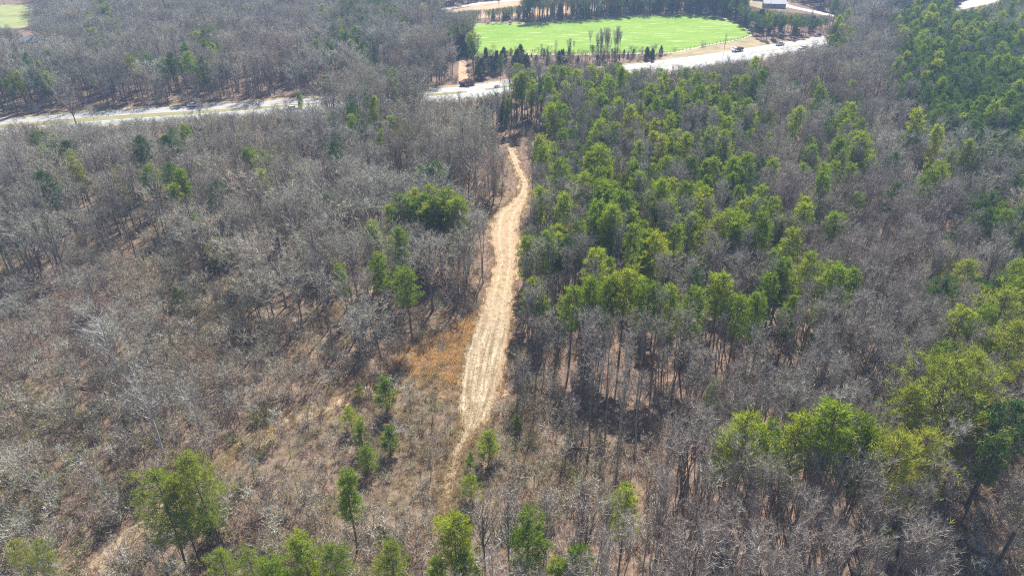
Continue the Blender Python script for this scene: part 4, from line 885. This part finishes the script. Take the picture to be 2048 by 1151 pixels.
def vehicle(kind, px_, py_, line, label, paint, rev=False):
    x, y, z = at(px_, py_); P = np.array(line); j = int(np.argmin(np.hypot(P[:, 0] - x, P[:, 1] - y))); j = min(max(j, 1), len(P) - 2); t = P[j + 1] - P[j - 1]; rz = math.atan2(t[1], t[0]) + (math.pi if rev else 0)
    e = empty(kind, (x, y, 0.067), rz); b = MB()
    if kind == 'car':
        loft(b, [(-2.25, 0.35), (2.2, 0.3), (2.3, 0.62), (2.1, 0.82), (1.1, 0.95), (-1.5, 0.98), (-2.2, 0.9), (-2.3, 0.6)], 0.9, paint); b.build('body', e)
        c_ = MB(); loft(c_, [(-1.9, 0.96), (1.15, 0.94), (0.45, 1.36), (-1.2, 1.38)], 0.82, 'glass', [0.02, 0.02, 0.16, 0.16]); c_.build('windows', e)
        r_ = MB(); r_.box((-0.37, 0, 1.41), (1.6, 1.3, 0.05), paint); r_.build('roof', e); ax = (-1.4, 1.4); wy = 0.83
        fx = 2.28
    elif kind == 'pickup_truck':
        loft(b, [(-2.75, 0.5), (2.7, 0.45), (2.8, 0.8), (2.65, 1.05), (1.5, 1.12), (-2.75, 1.12)], 0.97, paint); b.build('body', e)
        c_ = MB(); loft(c_, [(-0.5, 1.12), (1.45, 1.12), (0.85, 1.7), (-0.4, 1.72)], 0.88, 'glass', [0.02, 0.02, 0.14, 0.14]); c_.build('windows', e)
        r_ = MB(); r_.box((0.2, 0, 1.745), (1.3, 1.45, 0.05), paint); r_.build('roof', e)
        r_ = MB(); r_.box((-1.65, 0, 1.135), (2.0, 1.6, 0.03), 'cargo_dark'); r_.build('truck_bed', e); ax = (-1.75, 1.75); wy = 0.88; fx = 2.78
    else:                                                      # flatbed work truck
        b.box((-1.0, 0, 0.85), (5.6, 0.9, 0.3), 'cargo_dark'); b.build('chassis', e)
        c_ = MB(); loft(c_, [(1.3, 0.6), (3.4, 0.55), (3.45, 1.3), (2.9, 1.5), (2.55, 2.25), (1.35, 2.3)], 1.05, 'paint_car_white' if paint == 'paint_black' else paint); c_.build('cab', e)
        g_ = MB(); g_.box((2.1, 0, 1.85), (0.8, 2.13, 0.5), 'glass'); g_.build('windows', e)
        d_ = MB(); d_.box((-1.4, 0, 1.05), (4.9, 2.3, 0.1), paint); loft(d_, [(-3.8, 1.1), (1.0, 1.1), (1.0, 2.2), (-3.3, 1.9)], 1.15, paint); d_.build('load_bed', e)
        ax = (-2.9, -1.7, 2.4); wy = 0.95; fx = 3.44
    for a in ax:
        for s in (-1, 1): wheel(e, a, s * wy, 0.34 if kind == 'car' else 0.42)
    for s in (-1, 1):
        h_ = MB(); h_.box((fx, s * 0.62, 0.72), (0.08, 0.3, 0.14), 'lamp_glass'); h_.build('headlight', e)
    return tag(e, label, {'car': 'car', 'pickup_truck': 'pickup truck', 'work_truck': 'truck'}[kind])
vehicle('car', 388, 213, FARL, 'white car on the far lanes of the highway at left', 'paint_car_white')
vehicle('work_truck', 935, 171, FARL, 'dark brown truck at the highway junction below the orange driveway', 'paint_brown')
vehicle('work_truck', 1474, 103, FARL, 'black truck with white cab on the highway below the field fence', 'paint_black', True)
vehicle('pickup_truck', 1560, 91, FARL, 'pale blue pickup truck on the highway right of the field', 'paint_pale_blue')
vehicle('car', 1605, 98, NEARL, 'white car on the near lanes partly behind roadside trees at right', 'paint_car_white', True)
vehicle('car', 586, 219, NEARL, 'white car on the near lanes of the left highway behind thin trees', 'paint_car_white')

# ------------------------------------------------------------------ sign, fence, buildings
mat('post_wood', (0.16, 0.13, 0.11), 0.9); mat('sign_white', (0.85, 0.85, 0.85), 0.5); mat('wire', (0.12, 0.12, 0.12), 0.5, 0.5)
for px_, py_, lab in [(934, 205, 'small white road sign on a post below the highway junction'), (975, 165, 'small white road sign on a post beside the junction cedars')]:
    x, y, z = at(px_, py_); e = empty('road_sign', (x, y, z)); a = MB(); a.box((0, 0, 1.0), (0.08, 0.08, 2.3), 'post_wood'); a.build('post', e)
    a = MB(); a.box((0, -0.06, 2.0), (0.8, 0.03, 0.8), 'sign_white'); a.build('sign_panel', e); tag(e, lab, 'road sign')
fp = np.array(smooth(atxy([(1350, 105.5), (1400, 95), (1475, 80), (1500, 73)]), 4)); D = np.r_[0, np.cumsum(np.hypot(*np.diff(fp, axis=0).T))]
e = empty('field_fence', (fp[0][0], fp[0][1], 0)); tag(e, 'post and wire fence along the lower right edge of the green field', 'fence')
prev = None
for s in np.arange(0, D[-1], 3.2):
    q = np.array((np.interp(s, D, fp[:, 0]) - fp[0][0], np.interp(s, D, fp[:, 1]) - fp[0][1], 0)); a = MB(); a.box((0, 0, 0.7), (0.16, 0.16, 1.5), 'post_wood'); a.build('post', e, q)
    if prev is not None:
        for zz_ in (0.5, 0.9, 1.3):
            a = MB(); a.tube([np.zeros(3), q - prev], [0.02, 0.02], 'wire', 3); a.build('wire', e, prev + (0, 0, zz_))
    prev = q
mat('siding_white', (0.75, 0.75, 0.73), 0.7); mat('siding_grey', (0.30, 0.31, 0.33), 0.7); mat('roof_metal', (0.27, 0.29, 0.33), 0.6); mat('roof_shingle', (0.16, 0.17, 0.20), 0.9); mat('roof_pale', (0.42, 0.45, 0.47), 0.6); mat('door_wood', (0.15, 0.1, 0.07), 0.6)
def house(px_, py_, L, W, H, rz, label, wallm, roofm, cat='house', nw=3):
    x, y, z = at(px_, py_); e = empty('house' if cat == 'house' else 'shed', (x, y, z - 0.1), rz); tag(e, label, cat)
    a = MB(); loft(a, [(-W / 2, 0), (W / 2, 0), (W / 2, H), (0, H + W * 0.22), (-W / 2, H)], L / 2, wallm); a.build('wall', e)
    r = MB(); o_ = 0.5; hh = H + W * 0.22
    for s in (-1, 1):
        n_ = W / 2 + o_; zz0 = H - o_ * 0.44
        r.add([(0, -L / 2 - o_, hh + 0.03), (0, L / 2 + o_, hh + 0.03), (s * n_, L / 2 + o_, zz0 + 0.03), (s * n_, -L / 2 - o_, zz0 + 0.03), (0, -L / 2 - o_, hh + 0.2), (0, L / 2 + o_, hh + 0.2), (s * n_, L / 2 + o_, zz0 + 0.2), (s * n_, -L / 2 - o_, zz0 + 0.2)],
              [(0, 1, 2, 3), (7, 6, 5, 4), (0, 4, 5, 1), (1, 5, 6, 2), (2, 6, 7, 3), (3, 7, 4, 0)], roofm)
    rf = r.build('roof', e)
    if cat == 'house': c_ = MB(); c_.box((W * 0.2, L * 0.2, hh), (0.7, 0.7, 1.6), 'roof_shingle'); c_.build('chimney', rf)
    for s in (-1, 1):
        for i in range(nw):
            f = MB(); yy = (i - (nw - 1) / 2) * L / (nw + 0.3)
            if i == 1 and s == -1: f.box((s * (W / 2 + 0.02), yy, 1.05), (0.06, 0.95, 2.1), 'door_wood'); f.build('door', e)
            else:
                f.box((s * (W / 2 + 0.02), yy, 1.6), (0.06, 1.1, 1.2), 'siding_white'); f_ = f.build('window', e); g_ = MB(); g_.box((s * (W / 2 + 0.055), yy, 1.6), (0.03, 0.9, 1.0), 'glass'); g_.build('pane', f_)
house(1547, 15, 15, 9, 3.2, math.radians(80), 'grey house with pale gabled roof behind the dark pines right of the field', 'siding_grey', 'roof_metal')
house(1522, 1, 12, 8, 3.0, math.radians(70), 'pale roofed shed cut by the top edge behind the grey house', 'siding_white', 'roof_pale', 'shed')
house(58, 92, 13, 8, 3.0, math.radians(100), 'white house half hidden by bare trees at far upper left', 'siding_white', 'roof_shingle')
house(12, 104, 10, 7, 3.0, math.radians(95), 'low house with dark roof on the left edge below the white house', 'siding_white', 'roof_shingle')
house(92, 2, 12, 7, 3.0, math.radians(90), 'small pale roofed shed at the top edge behind the lawn', 'siding_white', 'roof_pale', 'shed')

# ------------------------------------------------------------------ air
hz = MB(); x0, x1, y0, y1, z0, z1 = gx[0] - 20, gx[-1] + 20, gy[0] - 20, gy[-1] + 20, -4.0, 84.0
hz.box(((x0 + x1) / 2, (y0 + y1) / 2, (z0 + z1) / 2), (x1 - x0, y1 - y0, z1 - z0), 'wire'); h = hz.build('haze')
m = bpy.data.materials.new('haze'); m.use_nodes = True; nt = m.node_tree; nt.nodes.remove(nt.nodes['Principled BSDF'])
pv = nt.nodes.new('ShaderNodeVolumePrincipled'); pv.inputs['Color'].default_value = (0.42, 0.62, 1.0, 1); pv.inputs['Density'].default_value = 0.00034; pv.inputs['Anisotropy'].default_value = 0.0
nt.links.new(pv.outputs[0], nt.nodes['Material Output'].inputs['Volume']); h.data.materials.clear(); h.data.materials.append(m); tag(h, 'thin blue haze in the air over the far woods', 'haze', None, 'stuff')
